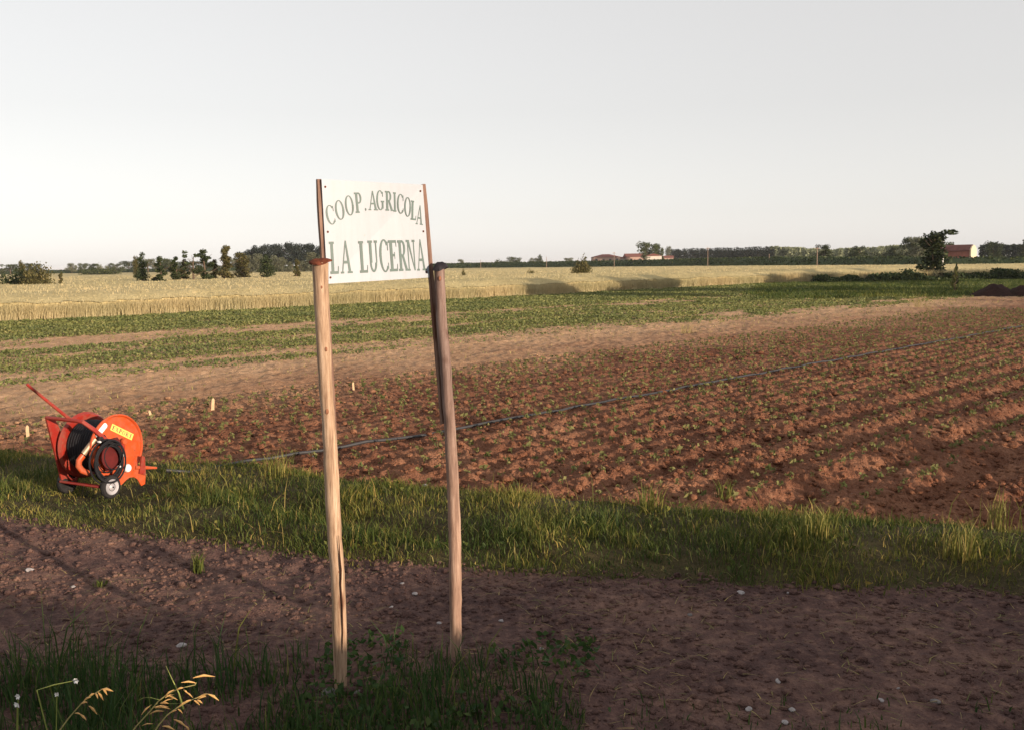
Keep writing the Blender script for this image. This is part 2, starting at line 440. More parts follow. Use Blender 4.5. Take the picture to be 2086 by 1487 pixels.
class MB:
    """collects simple solids into one mesh"""
    def __init__(self):
        self.v = []; self.f = []

    def poly(self, vs, fs):
        b = len(self.v)
        self.v += [tuple(p) for p in vs]
        self.f += [tuple(i + b for i in f) for f in fs]
        return self

    def box(self, c, s, rot=None):
        c = Vector(c); hx, hy, hz = s[0] / 2, s[1] / 2, s[2] / 2
        vs = [Vector((x, y, z)) for x in (-hx, hx) for y in (-hy, hy) for z in (-hz, hz)]
        if rot is not None:
            vs = [rot @ v for v in vs]
        self.poly([v + c for v in vs], [(0, 1, 3, 2), (4, 6, 7, 5), (0, 4, 5, 1), (2, 3, 7, 6), (0, 2, 6, 4), (1, 5, 7, 3)])
        return self

    def tube(self, pts, rad, n=8, cap=True):
        pts = [Vector(p) for p in pts]
        if not hasattr(rad, '__len__'):
            rad = [rad] * len(pts)
        rings = []
        up = Vector((0, 0, 1))
        prev = None
        for i, p in enumerate(pts):
            a = pts[max(0, i - 1)]; b = pts[min(len(pts) - 1, i + 1)]
            t = (b - a).normalized()
            if prev is None:
                ref = up if abs(t.z) < 0.9 else Vector((1, 0, 0))
                x = t.cross(ref).normalized()
            else:
                x = (prev - t * prev.dot(t)).normalized()
            prev = x
            y = t.cross(x)
            rings.append([p + (x * math.cos(2 * math.pi * k / n) + y * math.sin(2 * math.pi * k / n)) * rad[i] for k in range(n)])
        vs = [v for r in rings for v in r]
        fs = []
        for i in range(len(pts) - 1):
            for k in range(n):
                k2 = (k + 1) % n
                fs.append((i * n + k, i * n + k2, (i + 1) * n + k2, (i + 1) * n + k))
        if cap:
            fs.append(tuple(range(n - 1, -1, -1)))
            fs.append(tuple((len(pts) - 1) * n + k for k in range(n)))
        self.poly(vs, fs)
        return self

    def lathe(self, prof, n=32, axis='X', c=(0, 0, 0)):
        """prof: list of (along, radius)"""
        vs = []; fs = []
        c = Vector(c)
        for a, r in prof:
            for k in range(n):
                t = 2 * math.pi * k / n
                u, w = r * math.cos(t), r * math.sin(t)
                vs.append(c + (Vector((a, u, w)) if axis == 'X' else Vector((u, w, a))))
        m = len(prof)
        for i in range(m - 1):
            for k in range(n):
                k2 = (k + 1) % n
                fs.append((i * n + k, i * n + k2, (i + 1) * n + k2, (i + 1) * n + k))
        if prof[0][1] > 1e-4: fs.append(tuple(range(n - 1, -1, -1)))
        if prof[-1][1] > 1e-4: fs.append(tuple((m - 1) * n + k for k in range(n)))
        self.poly(vs, fs)
        return self

    def prism(self, outline, d0, d1, frame):
        """outline 2D, frame(u,v,d)->3D"""
        n = len(outline)
        vs = [frame(u, v, d0) for u, v in outline] + [frame(u, v, d1) for u, v in outline]
        fs = [tuple(range(n - 1, -1, -1)), tuple(range(n, 2 * n))]
        for i in range(n):
            j = (i + 1) % n
            fs.append((i, j, n + j, n + i))
        self.poly(vs, fs)
        return self

    def build(self, name, mat, parent=None, smooth=False, loc=None):
        me = bpy.data.meshes.new(name)
        me.from_pydata([tuple(v) for v in self.v], [], self.f)
        me.update()
        if smooth:
            me.polygons.foreach_set('use_smooth', np.ones(len(me.polygons), bool))
            try:
                me.set_sharp_from_angle(angle=math.radians(40))
            except Exception:
                pass
        return link(name, me, mat, parent, loc)


# blades of grass: five points, three triangles each
def blades(root, h, w, lean_dir, lean, width_dir, tint):
    n = len(root)
    wx = np.cos(width_dir) * w * 0.5; wy = np.sin(width_dir) * w * 0.5
    lx = np.cos(lean_dir) * lean; ly = np.sin(lean_dir) * lean
    v = np.zeros((n, 5, 3), np.float32)
    v[:, 0] = root + np.stack([-wx, -wy, 0 * h], 1)
    v[:, 1] = root + np.stack([wx, wy, 0 * h], 1)
    mid = root + np.stack([lx * 0.3, ly * 0.3, h * 0.6], 1)
    v[:, 2] = mid + np.stack([-wx * .8, -wy * .8, 0 * h], 1)
    v[:, 3] = mid + np.stack([wx * .8, wy * .8, 0 * h], 1)
    v[:, 4] = root + np.stack([lx, ly, h], 1)
    base = (np.arange(n) * 5)[:, None, None]
    t = np.array([[0, 1, 3], [0, 3, 2], [2, 3, 4]])[None] + base
    return v.reshape(-1, 3), t.reshape(-1, 3), np.repeat(tint, 5)


def leaf_quads(c, size, tint, flat=0.0, rng=RNG, aspect=0.6):
    """randomly turned leaf clump cards, two triangles each, folded along the middle"""
    n = len(c)
    d = rng.normal(size=(n, 3)); d /= np.linalg.norm(d, axis=1)[:, None]
    e = rng.normal(size=(n, 3)); e -= d * (e * d).sum(1)[:, None]; e /= np.linalg.norm(e, axis=1)[:, None]
    if flat > 0:
        d[:, 2] *= (1 - flat); e[:, 2] *= (1 - flat)
    f = np.cross(d, e)
    s = size[:, None]
    v = np.zeros((n, 4, 3), np.float32)
    v[:, 0] = c - d * s
    v[:, 1] = c + e * s * aspect + f * s * 0.18
    v[:, 2] = c + d * s
    v[:, 3] = c - e * s * aspect + f * s * 0.18
    base = (np.arange(n) * 4)[:, None, None]
    t = np.array([[0, 1, 2], [0, 2, 3]])[None] + base
    return v.reshape(-1, 3), t.reshape(-1, 3), np.repeat(tint, 4)


def join_np(parts):
    vs = []; ts = []; ti = []; o = 0
    for v, t, k in parts:
        vs.append(v); ts.append(t + o); ti.append(k); o += len(v)
    return np.concatenate(vs), np.concatenate(ts), np.concatenate(ti)


# ------------------------------------------------------------------ lie of the land
ROOT2 = math.sqrt(2.0)
U_DIR = np.array([1, 1]) / ROOT2           # along the furrows
V_DIR = np.array([-1, 1]) / ROOT2          # across them, away from the camera


def uv(x, y):
    return (x + y) / ROOT2, (y - x) / ROOT2


def xy(u, v):
    return (u - v) / ROOT2, (u + v) / ROOT2


VFAR = np.array([(-60, 24), (-14, 14.0), (-6.5, 12.0), (-4.4, 11.3), (-3.2, 11.1), (-1.86, 10.1), (0, 9.5), (1.28, 9.0), (2.64, 8.45), (4.65, 7.85), (12, 6.4), (60, -3)])
PFAR = np.array([(-60, 18), (-12, 10.8), (-4.7, 8.6), (-2.67, 7.9), (-1.55, 7.5), (-.1, 7.2), (.93, 6.95), (3.56, 6.5), (12, 5.5), (60, -4)])


def vfar(x):
    return np.interp(x, VFAR[:, 0], VFAR[:, 1]) + 0.25 * (fbm(x * 1.1, x * 0 + 3.0, 5, 3))


def pfar(x):
    return np.interp(x, PFAR[:, 0], PFAR[:, 1]) + 0.30 * (fbm(x * 0.9, x * 0 + 8.0, 6, 3))


def bank(x, y):
    """the road embankment the photographer stands on"""
    crest = 2.34 + 0.10 * fbm(x * 0.35, y * 0 + 1.0, 31, 3) - 0.28 * np.exp(-((x - 9.2) / 1.7) ** 2)  # crest height and dip shaped to place its shadow edge on the track
    s = sstep(2.6, -3.6, y)
    back = sstep(-14.0, -8.0, y)
    return crest * s * back


def wheat_edge(u):
    return 47.0 + 1.0 * fbm(u * 0.05, u * 0 + 2.0, 41, 2)


HOSE_V = 10.1


def height(x, y, fine=True):
    x = np.asarray(x, float); y = np.asarray(y, float)
    u, v = uv(x, y)
    yf = vfar(x); yp = pfar(x)
    z = bank(x, y) + 0.40 * np.exp(-((x + 5.9) ** 2 + (y - 7.55) ** 2 * 1.3) / 2.2)  # gaussian rise added to tilt the left track patch toward the sun
    on_path = sstep(yp + 0.15, yp - 0.15, y)
    z = z + on_path * (0.03 * fbm(x * 1.2, y * 1.2, 11, 2) + 0.055 * fbm(x * 4.5, y * 4.5, 12, 2))
    if fine:
        z = z + on_path * 0.03 * np.abs(fbm(x * 16, y * 16, 13, 2))
    verge = sstep(yp - 0.1, yp + 0.6, y) * sstep(yf + 0.25, yf - 0.5, y)
    z = z + verge * (0.10 + 0.09 * fbm(x * 1.1, y * 1.6, 14, 3))
    # shallow hollow along the verge
    hollow = np.exp(-((y - (8.75 - 0.75 * (x + 1.9))) / 0.28) ** 2) * sstep(-3.6, -2.4, x) * sstep(1.2, 0.0, x)
    z = z - verge * hollow * 0.10
    z = z - verge * 0.13 * np.exp(-((x + 4.2) / 0.9) ** 2 - ((y - 9.6) / 0.9) ** 2)
    field = sstep(yf - 0.1, yf + 0.3, y) * sstep(17.2, 16.2, v)
    wob = 0.05 * fbm(u * 0.5, v * 0.5, 21, 2)
    ph = (v + wob - 4.45) / 0.85
    near = sstep(7.4, 6.3, v)
    rows = 0.5 - 0.5 * np.cos(2 * np.pi * ph)
    dist = np.abs(ph - np.round(ph)) * 0.85
    rows = 1 - np.exp(-(dist / 0.17) ** 2)
    amp = 0.115 + 0.0 * near
    ph2 = (v + wob - 0.2) / 0.425
    rows2 = 0.5 - 0.5 * np.cos(2 * np.pi * ph2)
    ridge = near * amp * rows + (1 - near) * (0.045 + 0.03 * sstep(10.2, 9.6, v)) * rows2
    ridge = ridge - 0.07 * sstep(4.6, 4.2, v)
    cl = (0.07 - 0.035 * near) * np.maximum(0, fbm(u * 1.9, v * 2.6, 22, 2) + 0.08) + 0.10 * np.maximum(0, fbm(u * 5.5, v * 7.0, 23, 2) + 0.02) * (0.6 + 0.7 * sstep(10.1, 9.4, v) - 0.35 * near)
    if fine:
        cl = cl + 0.06 * np.maximum(0, 0.16 - np.abs(fbm(u * 7, v * 9, 29, 2))) + 0.10 * np.maximum(0, fbm(u * 12, v * 14, 24, 2)) + 0.05 * np.maximum(0, fbm(u * 27, v * 30, 27, 1))
    z = z + field * (ridge + cl - 0.05)
    # ditch under the hose
    z = z - field * 0.03 * np.exp(-((v - HOSE_V + 0.12) / 0.12) ** 2)
    tan = sstep(16.4, 17.2, v) * sstep(wheat_edge(u) + 1, wheat_edge(u), v)
    z = z + tan * (0.09 * np.maximum(0, fbm(u * 1.1, v * 1.5, 25, 2) + .05) + ((0.11 * np.maximum(0, fbm(u * 3.1, v * 4.2, 26, 2)) + 0.09 * np.maximum(0, fbm(u * 8, v * 10, 28, 2))) if fine else 0))
    return z


def hz(x, y):
    return float(height(np.array([x]), np.array([y]))[0])


# crop strips by v
def crop_density(u, v):
    w = 0.9 * fbm(u * 0.12, v * 0.4, 51, 2)
    vv = v + w
    d = np.zeros_like(v)
    fade = sstep(58, 34, u)        # strips thin out to the right
    d = np.maximum(d, sstep(34.6, 35.8, vv) * sstep(47.6, 46.8, v))
    d = np.maximum(d, 0.95 * sstep(23.3, 24.0, vv) * sstep(27.4, 26.6, vv) * (0.35 + 0.65 * sstep(40, 26, u)))
    d = np.maximum(d, 0.65 * sstep(27.9, 28.5, vv) * sstep(30.8, 30.1, vv))
    d = np.maximum(d, 0.30 * sstep(26.0, 28.0, vv) * sstep(31, 29, vv))
    d = np.maximum(d, 0.60 * sstep(20.9, 21.4, vv) * sstep(22.7, 22.1, vv) * sstep(22, 12, u))
    d = np.maximum(d, 0.42 * sstep(26, 30, u) * sstep(19.5, 22, vv) * sstep(34.5, 32, vv) * (fbm(u * .3, v * .6, 52, 2) > -0.05))
    d = np.maximum(d, 0.20 * sstep(20, 24, vv) * (fbm(u * .5, v * .9, 54, 2) > -0.02))
    d = d * np.clip(1.0 + 2.2 * fbm(u * 0.7, v * 0.9, 53, 3), 0.12, 1.4)
    return d


# ------------------------------------------------------------------ ground sheets
def build_ground():
    rs = [3.6]
    while rs[-1] < 420:
        r = rs[-1]
        k = 0.0052 if r < 45 else (0.011 if r < 130 else 0.03)
        rs.append(r * (1 + k))
    rs = np.array(rs)
    th = np.linspace(-math.radians(41), math.radians(41), 860)
    R, T = np.meshgrid(rs, th, indexing='ij')
    X = R * np.sin(T); Y = R * np.cos(T)
    Z = height(X, Y)
    nr, nt_ = X.shape
    P = np.stack([X, Y, Z], -1).reshape(-1, 3)
    idx = np.arange(nr * nt_).reshape(nr, nt_)
    q = np.stack([idx[:-1, :-1], idx[:-1, 1:], idx[1:, 1:], idx[1:, :-1]], -1).reshape(-1, 4)[:, ::-1]
    cx = P[q].mean(1)
    x, y = cx[:, 0], cx[:, 1]
    u, v = uv(x, y)
    # ragged borders
    jx = 0.10 * fbm(x * 5, y * 5, 61, 2)
    yp = pfar(x) + jx; yf = vfar(x) + jx
    we = wheat_edge(u)
    vj = v + 0.8 * fbm(u * 0.6, v * 0.6, 62, 3) + 0.5 * fbm(u * 3, v * 3, 63, 2)
    cd = crop_density(u, v)
    zone = np.full(len(q), 3)
    zone[vj > 16.6] = 4
    zone[(vj > 17) & (cd > 0.30)] = 5
    zone[v > we] = 6
    meadow = (v > 17) & (y > 58) & (x > 16 + (y - 58) * 0.25) & (v > 21) & (y < 104)
    zone[meadow & (zone != 6)] = 7
    zone[y < yf] = 2
    zone[y < yp] = 1
    zone[y < 3.4] = 0
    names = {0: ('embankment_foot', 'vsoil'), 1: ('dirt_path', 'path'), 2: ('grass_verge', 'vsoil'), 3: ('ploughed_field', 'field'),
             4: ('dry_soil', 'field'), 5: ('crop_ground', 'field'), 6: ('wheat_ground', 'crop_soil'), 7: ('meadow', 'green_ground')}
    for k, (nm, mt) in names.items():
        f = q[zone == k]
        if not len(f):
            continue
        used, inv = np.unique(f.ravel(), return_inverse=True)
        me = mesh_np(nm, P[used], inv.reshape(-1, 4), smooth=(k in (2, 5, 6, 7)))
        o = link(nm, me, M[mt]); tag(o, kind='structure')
    # far ground to the horizon
    n = 96
    vs = [(0, 0, -0.12)]
    rr = [60, 400, 2000, 9000]
    for r in rr:
        for k in range(n):
            a = 2 * math.pi * k / n
            vs.append((r * math.cos(a), r * math.sin(a), -0.12))
    fs = [(0, 1 + k, 1 + (k + 1) % n) for k in range(n)]
    for j in range(len(rr) - 1):
        for k in range(n):
            k2 = (k + 1) % n
            fs.append((1 + j * n + k, 1 + (j + 1) * n + k, 1 + (j + 1) * n + k2, 1 + j * n + k2))
    me = bpy.data.meshes.new('ground'); me.from_pydata(vs, [], fs); me.update()
    tag(link('ground', me, M['far']), kind='structure')
    # embankment behind and under the camera
    xs = np.linspace(-70, 70, 281); ys = np.linspace(-14.5, 3.3, 60)
    X, Y = np.meshgrid(xs, ys, indexing='ij')
    Z = bank(X, Y) + 0.02 * fbm(X * 2, Y * 2, 71, 2) - 0.03
    idx = np.arange(X.size).reshape(X.shape)
    q = np.stack([idx[:-1, :-1], idx[1:, :-1], idx[1:, 1:], idx[:-1, 1:]], -1).reshape(-1, 4)
    me = mesh_np('embankment', np.stack([X, Y, Z], -1).reshape(-1, 3), q, smooth=True)
    tag(link('embankment', me, M['vsoil']), kind='structure')


build_ground()


# ------------------------------------------------------------------ dike beyond the wheat
DIKE = [(-420, 590, 2.6), (-240, 482, 2.55), (-126, 440, 2.6), (-60, 405, 2.75), (-18, 372, 2.8), (33, 302, 2.75), (60, 250, 2.95), (70, 214, 2.6), (81, 180, 2.2), (93, 170, 2.0), (160, 150, 1.9), (260, 120, 1.9)]


def build_dike():
    pts = []
    for i in range(len(DIKE) - 1):
        a, b = np.array(DIKE[i]), np.array(DIKE[i + 1])
        m = max(4, int(np.linalg.norm(a[:2] - b[:2]) / 2.0))
        for k in range(m):
            pts.append(a + (b - a) * k / m)
    pts = np.array(pts)
    t = np.gradient(pts[:, :2], axis=0); t /= np.linalg.norm(t, axis=1)[:, None]
    nrm = np.stack([-t[:, 1], t[:, 0]], 1)
    sec = [(0, -0.05), (1.0, 0.35), (2.3, 0.62), (3.8, 0.9), (5.0, 1.0), (8.0, 1.0), (14, -0.05)]
    rows = []
    for i, (d, k) in enumerate(sec):
        jit = 0.35 * fbm(pts[:, 0] * 0.3 + i * 5, pts[:, 1] * 0.3, 81, 3)
        zz = pts[:, 2] * k + jit * (0.9 if 0 < i < 6 else 0)
        rows.append(np.concatenate([pts[:, :2] + nrm * d, zz[:, None]], 1))
    V = np.stack(rows, 0)
    idx = np.arange(V.shape[0] * V.shape[1]).reshape(V.shape[:2])
    q = np.stack([idx[:-1, :-1], idx[:-1, 1:], idx[1:, 1:], idx[1:, :-1]], -1).reshape(-1, 4)
    me = mesh_np('dike', V.reshape(-1, 3), q, smooth=False)
    tag(link('dike', me, M['dike']), kind='structure')
    # weeds that roughen the dike
    n = 26000
    i = RNG.integers(0, len(pts), n)
    d = RNG.uniform(0.2, 6.5, n)
    k = np.interp(d, [s[0] for s in sec], [s[1] for s in sec])
    c = np.concatenate([pts[i, :2] + nrm[i] * d[:, None] + RNG.normal(0, 0.6, (n, 2)), (pts[i, 2] * k + RNG.uniform(0.0, 0.25, n))[:, None]], 1)
    v, t_, ti = leaf_quads(c, RNG.uniform(0.15, 0.42, n), RNG.random(n))
    tag(link('dike_weeds', mesh_np('dike_weeds', v, t_, ti), M['dark_weed']), kind='stuff')


build_dike()


# ------------------------------------------------------------------ wheat
def wheat_top(x, y):
    u, v = uv(x, y)
    r = np.hypot(x, y)
    z = (1.26 - 0.42 * sstep(3.0, -0.2, v - wheat_edge(u) + 0.8 * fbm(u * 0.7, v * 0.4, 97, 2))) - 0.26 * sstep(90, 230, r) + 0.10 * fbm(u * 0.25, v * 0.25, 91, 3) + 0.16 * fbm(u * 1.2, v * 1.2, 92, 2)
    return z


def build_wheat():
    th = np.linspace(-math.radians(40), math.radians(40), 640)
    rs = [40.0]
    while rs[-1] < 520:
        r = rs[-1]; rs.append(r * (1 + (0.006 if r < 140 else 0.015)))
    rs = np.array(rs)
    R, T = np.meshgrid(rs, th, indexing='ij')
    X = R * np.sin(T); Y = R * np.cos(T)
    u, v = uv(X, Y)
    Z = wheat_top(X, Y)
    idx = np.arange(X.size).reshape(X.shape)
    q = np.stack([idx[:-1, :-1], idx[:-1, 1:], idx[1:, 1:], idx[1:, :-1]], -1).reshape(-1, 4)[:, ::-1]
    P = np.stack([X, Y, Z], -1).reshape(-1, 3)
    c = P[q].mean(1)
    cu, cv = uv(c[:, 0], c[:, 1])
    dk = np.array([(a, b) for a, b, _ in DIKE])
    ydk = np.interp(c[:, 0], dk[:, 0], dk[:, 1])
    # right of the field corner the border runs along the weedy ditch
    ok = (cv > wheat_edge(cu) + 0.5) & (c[:, 1] > 92.5 + 0.02 * (c[:, 0] - 30)) * (c[:, 0] > 26) | (cv > wheat_edge(cu) + 0.5) & (c[:, 0] <= 26)
    ok |= (c[:, 0] > 26) & (c[:, 1] > 92.5)
    # beyond the dike foot nothing
    inside = np.ones(len(c), bool)
    for i in range(len(DIKE) - 1):
        a = np.array(DIKE[i][:2]); b = np.array(DIKE[i + 1][:2])
        t = (b - a) / np.linalg.norm(b - a); nn = np.array([-t[1], t[0]])
        s = (c[:, :2] - a) @ t
        seg = (s >= -3) & (s <= np.linalg.norm(b - a) + 3)
        dd = (c[:, :2] - a) @ nn
        inside &= ~(seg & (dd > 0.5) & (dd < 60))
    ang = np.arctan2(c[:, 0], c[:, 1])
    dang = np.arctan2(dk[:, 0], dk[:, 1]); drad = np.hypot(dk[:, 0], dk[:, 1])
    o = np.argsort(dang)
    inside &= np.hypot(c[:, 0], c[:, 1]) < np.interp(ang, dang[o], drad[o]) + 4
    f = q[ok & inside]
    used, inv = np.unique(f.ravel(), return_inverse=True)
    tag(link('wheat_canopy', mesh_np('wheat_canopy', P[used], inv.reshape(-1, 4)), M['wheat_top']), kind='stuff')

    parts = []
    # front edge: dense standing stalks, pale at the foot, darker ears on top
    n = 110000
    uu = RNG.uniform(-6, 98, n)
    vv = wheat_edge(uu) + 0.35 * fbm(uu * 0.9, uu * 0, 96, 3) + np.abs(RNG.normal(0, 0.8, n))
    x, y = xy(uu, vv)
    keep = (x < 26.6)
    x, y = x[keep], y[keep]; n = len(x)
    root = np.stack([x, y, np.zeros(n)], 1)
    bl_ = blades(root, wheat_top(x, y) * RNG.uniform(0.72, 1.14, n), RNG.uniform(0.010, 0.024, n), RNG.uniform(0, 6.3, n), RNG.uniform(0.05, 0.34, n), math.radians(45) + RNG.normal(0, 0.7, n), np.clip(RNG.normal(0.5, 0.25, n), 0, 1))
    tt = bl_[2].reshape(-1, 5).copy(); tt[:, :2] = np.clip(tt[:, :2] + 0.35, 0, 1); tt[:, 2:] = np.clip(tt[:, 2:] - 0.15, 0, 1)
    parts.append((bl_[0], bl_[1], tt.ravel()))
    # edge along the ditch on the right
    n = 16000
    x = RNG.uniform(25.6, 75, n); y = 92.3 + 0.02 * (x - 30) + np.abs(RNG.normal(0, 0.6, n))
    root = np.stack([x, y, np.zeros(n)], 1)
    parts.append(blades(root, RNG.uniform(0.9, 1.3, n), RNG.uniform(0.02, 0.05, n), RNG.uniform(0, 6.3, n), RNG.uniform(0.03, 0.2, n), RNG.normal(0, 0.6, n), np.clip(RNG.normal(0.5, 0.25, n), 0, 1)))
    # ears over the canopy
    n = 70000
    r = 45 * np.exp(RNG.uniform(0, math.log(250 / 45), n)); a = RNG.uniform(-0.6, 0.6, n)
    x = r * np.sin(a); y = r * np.cos(a)
    u, v = uv(x, y)
    keep = ((v > wheat_edge(u) + 0.2) & (x <= 26)) | ((x > 26) & (y > 93))
    rad = np.interp(np.arctan2(x, y), dang[o], drad[o])
    keep &= np.hypot(x, y) < rad
    x, y, r = x[keep], y[keep], r[keep]; n = len(x)
    u, v = uv(x, y)
    z = wheat_top(x, y) - 0.03
    root = np.stack([x, y, z - 0.05], 1)
    parts.append(blades(root, RNG.uniform(0.08, 0.24, n), RNG.uniform(0.02, 0.04, n) * (0.6 + r / 90), RNG.uniform(0, 6.3, n), RNG.uniform(0.02, 0.12, n), RNG.uniform(-0.7, 0.7, n), np.clip(RNG.normal(0.5, 0.25, n), 0, 1)))
    v, t, k = join_np(parts)
    tag(link('wheat_stalks', mesh_np('wheat_stalks', v, t, k), M['wheat']), kind='stuff')
    # inner stand of stalks behind the front edge so that no light comes through
    us = np.arange(-8, 100, 0.12)
    x, y = xy(us, wheat_edge(us) + 0.62 + 0.12 * fbm(us * 2, us * 0, 95, 2))
    top = wheat_top(x, y) - 0.04
    keep = x < 26
    x, y, top = x[keep], y[keep], top[keep]
    levels = np.linspace(0, 1, 4)
    V = np.stack([np.stack([x + 0.05 * RNG.normal(size=len(x)), y, top * l], 1) for l in levels], 0)
    idx = np.arange(V.shape[0] * V.shape[1]).reshape(V.shape[:2])
    q = np.stack([idx[:-1, :-1], idx[:-1, 1:], idx[1:, 1:], idx[1:, :-1]], -1).reshape(-1, 4)
    tag(link('wheat_stand', mesh_np('wheat_stand', V.reshape(-1, 3), q), M['wheat_top']), kind='stuff')


build_wheat()


# ------------------------------------------------------------------ green crop strips and meadow
def build_crops():
    n = 520000
    u = RNG.uniform(2, 96, n); v = RNG.uniform(19, 48.0, n)
    x, y = xy(u, v)
    ok = (np.abs(x) < 0.62 * y + 1)
    u, v, x, y = u[ok], v[ok], x[ok], y[ok]
    p = crop_density(u, v)
    p = np.clip(p * 1.25, 0, 1)
    ok = RNG.random(len(u)) < p * np.clip(45.0 / np.hypot(x, y), 0.35, 1.0)
    u, v, x, y = u[ok], v[ok], x[ok], y[ok]
    n = len(u)
    r = np.hypot(x, y)
    z = height(x, y, False) + RNG.uniform(0.0, 0.14, n) * np.clip(crop_density(u, v), 0.3, 1)
    sz = RNG.uniform(0.028, 0.075, n) * np.clip(r / 38, 0.8, 2.2)
    vv, t, k = leaf_quads(np.stack([x, y, z], 1), sz, np.clip(RNG.normal(0.5, 0.25, n), 0, 1))
    tag(link('crop_leaves', mesh_np('crop_leaves', vv, t, k), M['crop']), kind='stuff')
    # sparse dry weeds on the tan soil and the meadow on the right
    n = 60000
    u = RNG.uniform(4, 110, n); v = RNG.uniform(16.5, 49, n)
    x, y = xy(u, v)
    m = fbm(u * 0.22, v * 0.5, 55, 3)
    ok = (np.abs(x) < 0.62 * y + 1) & (m + 0.5 * RNG.random(n) > 0.17)
    u, v, x, y = u[ok], v[ok], x[ok], y[ok]; n = len(u)
    r = np.hypot(x, y)
    root = np.stack([x, y, height(x, y, False) - 0.02], 1)
    vv, t, k = blades(root, RNG.uniform(0.03, 0.13, n), RNG.uniform(0.012, 0.035, n) * np.clip(r / 40, 0.8, 1.8), RNG.uniform(0, 6.3, n), RNG.uniform(0.02, 0.12, n), RNG.uniform(0, 3.1, n), RNG.random(n))
    tag(link('dry_weeds', mesh_np('dry_weeds', vv, t, k), M['straw']), kind='stuff')
    # long grass of the meadow on the right
    n = 110000
    x = RNG.uniform(14, 62, n); y = RNG.uniform(56, 93, n)
    u, v = uv(x, y)
    ok = (v > 20.5) & (v < wheat_edge(u)) & (x > 15 + (y - 58) * 0.25 + 3 * fbm(y * .2, x * .2, 57, 2)) & (np.abs(x) < 0.62 * y + 1)
    ok &= fbm(x * 0.15, y * 0.35, 58, 2) + 0.3 * RNG.random(n) > 0.0
    x, y = x[ok], y[ok]; n = len(x)
    root = np.stack([x, y, height(x, y, False)], 1)
    vv, t, k = blades(root, RNG.uniform(0.10, 0.34, n) * (1 + 0.8 * np.clip(fbm(x * 0.3, y * 0.5, 159, 2), -.4, .4)), RNG.uniform(0.02, 0.06, n), RNG.uniform(0, 6.3, n), RNG.uniform(0.03, 0.25, n), RNG.uniform(-0.8, 0.8, n), np.clip(RNG.normal(0.26, 0.14, n) + 1.1 * np.clip(fbm(x * 0.13, y * 0.3, 158, 2) - 0.08, 0, 1), 0, 1))  # low tint puts the meadow's shade into the blades, paler patches its sunlit streaks
    tag(link('meadow_grass', mesh_np('meadow_grass', vv, t, k), M['grass']), kind='stuff')
    # dark weeds in the ditch along the field corner
    n = 22000
    x = RNG.uniform(29.6, 72, n); y = 90.8 + 0.02 * (x - 30) + RNG.normal(0, 0.7, n)
    z = RNG.uniform(0.05, 1.0, n) * (0.75 + 1.5 * fbm(x * 0.9, x * 0, 59, 3))
    vv, t, k = leaf_quads(np.stack([x, y, z], 1), RNG.uniform(0.06, 0.2, n), RNG.random(n))
    tag(link('ditch_weeds', mesh_np('ditch_weeds', vv, t, k), M['dark_weed']), kind='stuff')


build_crops()


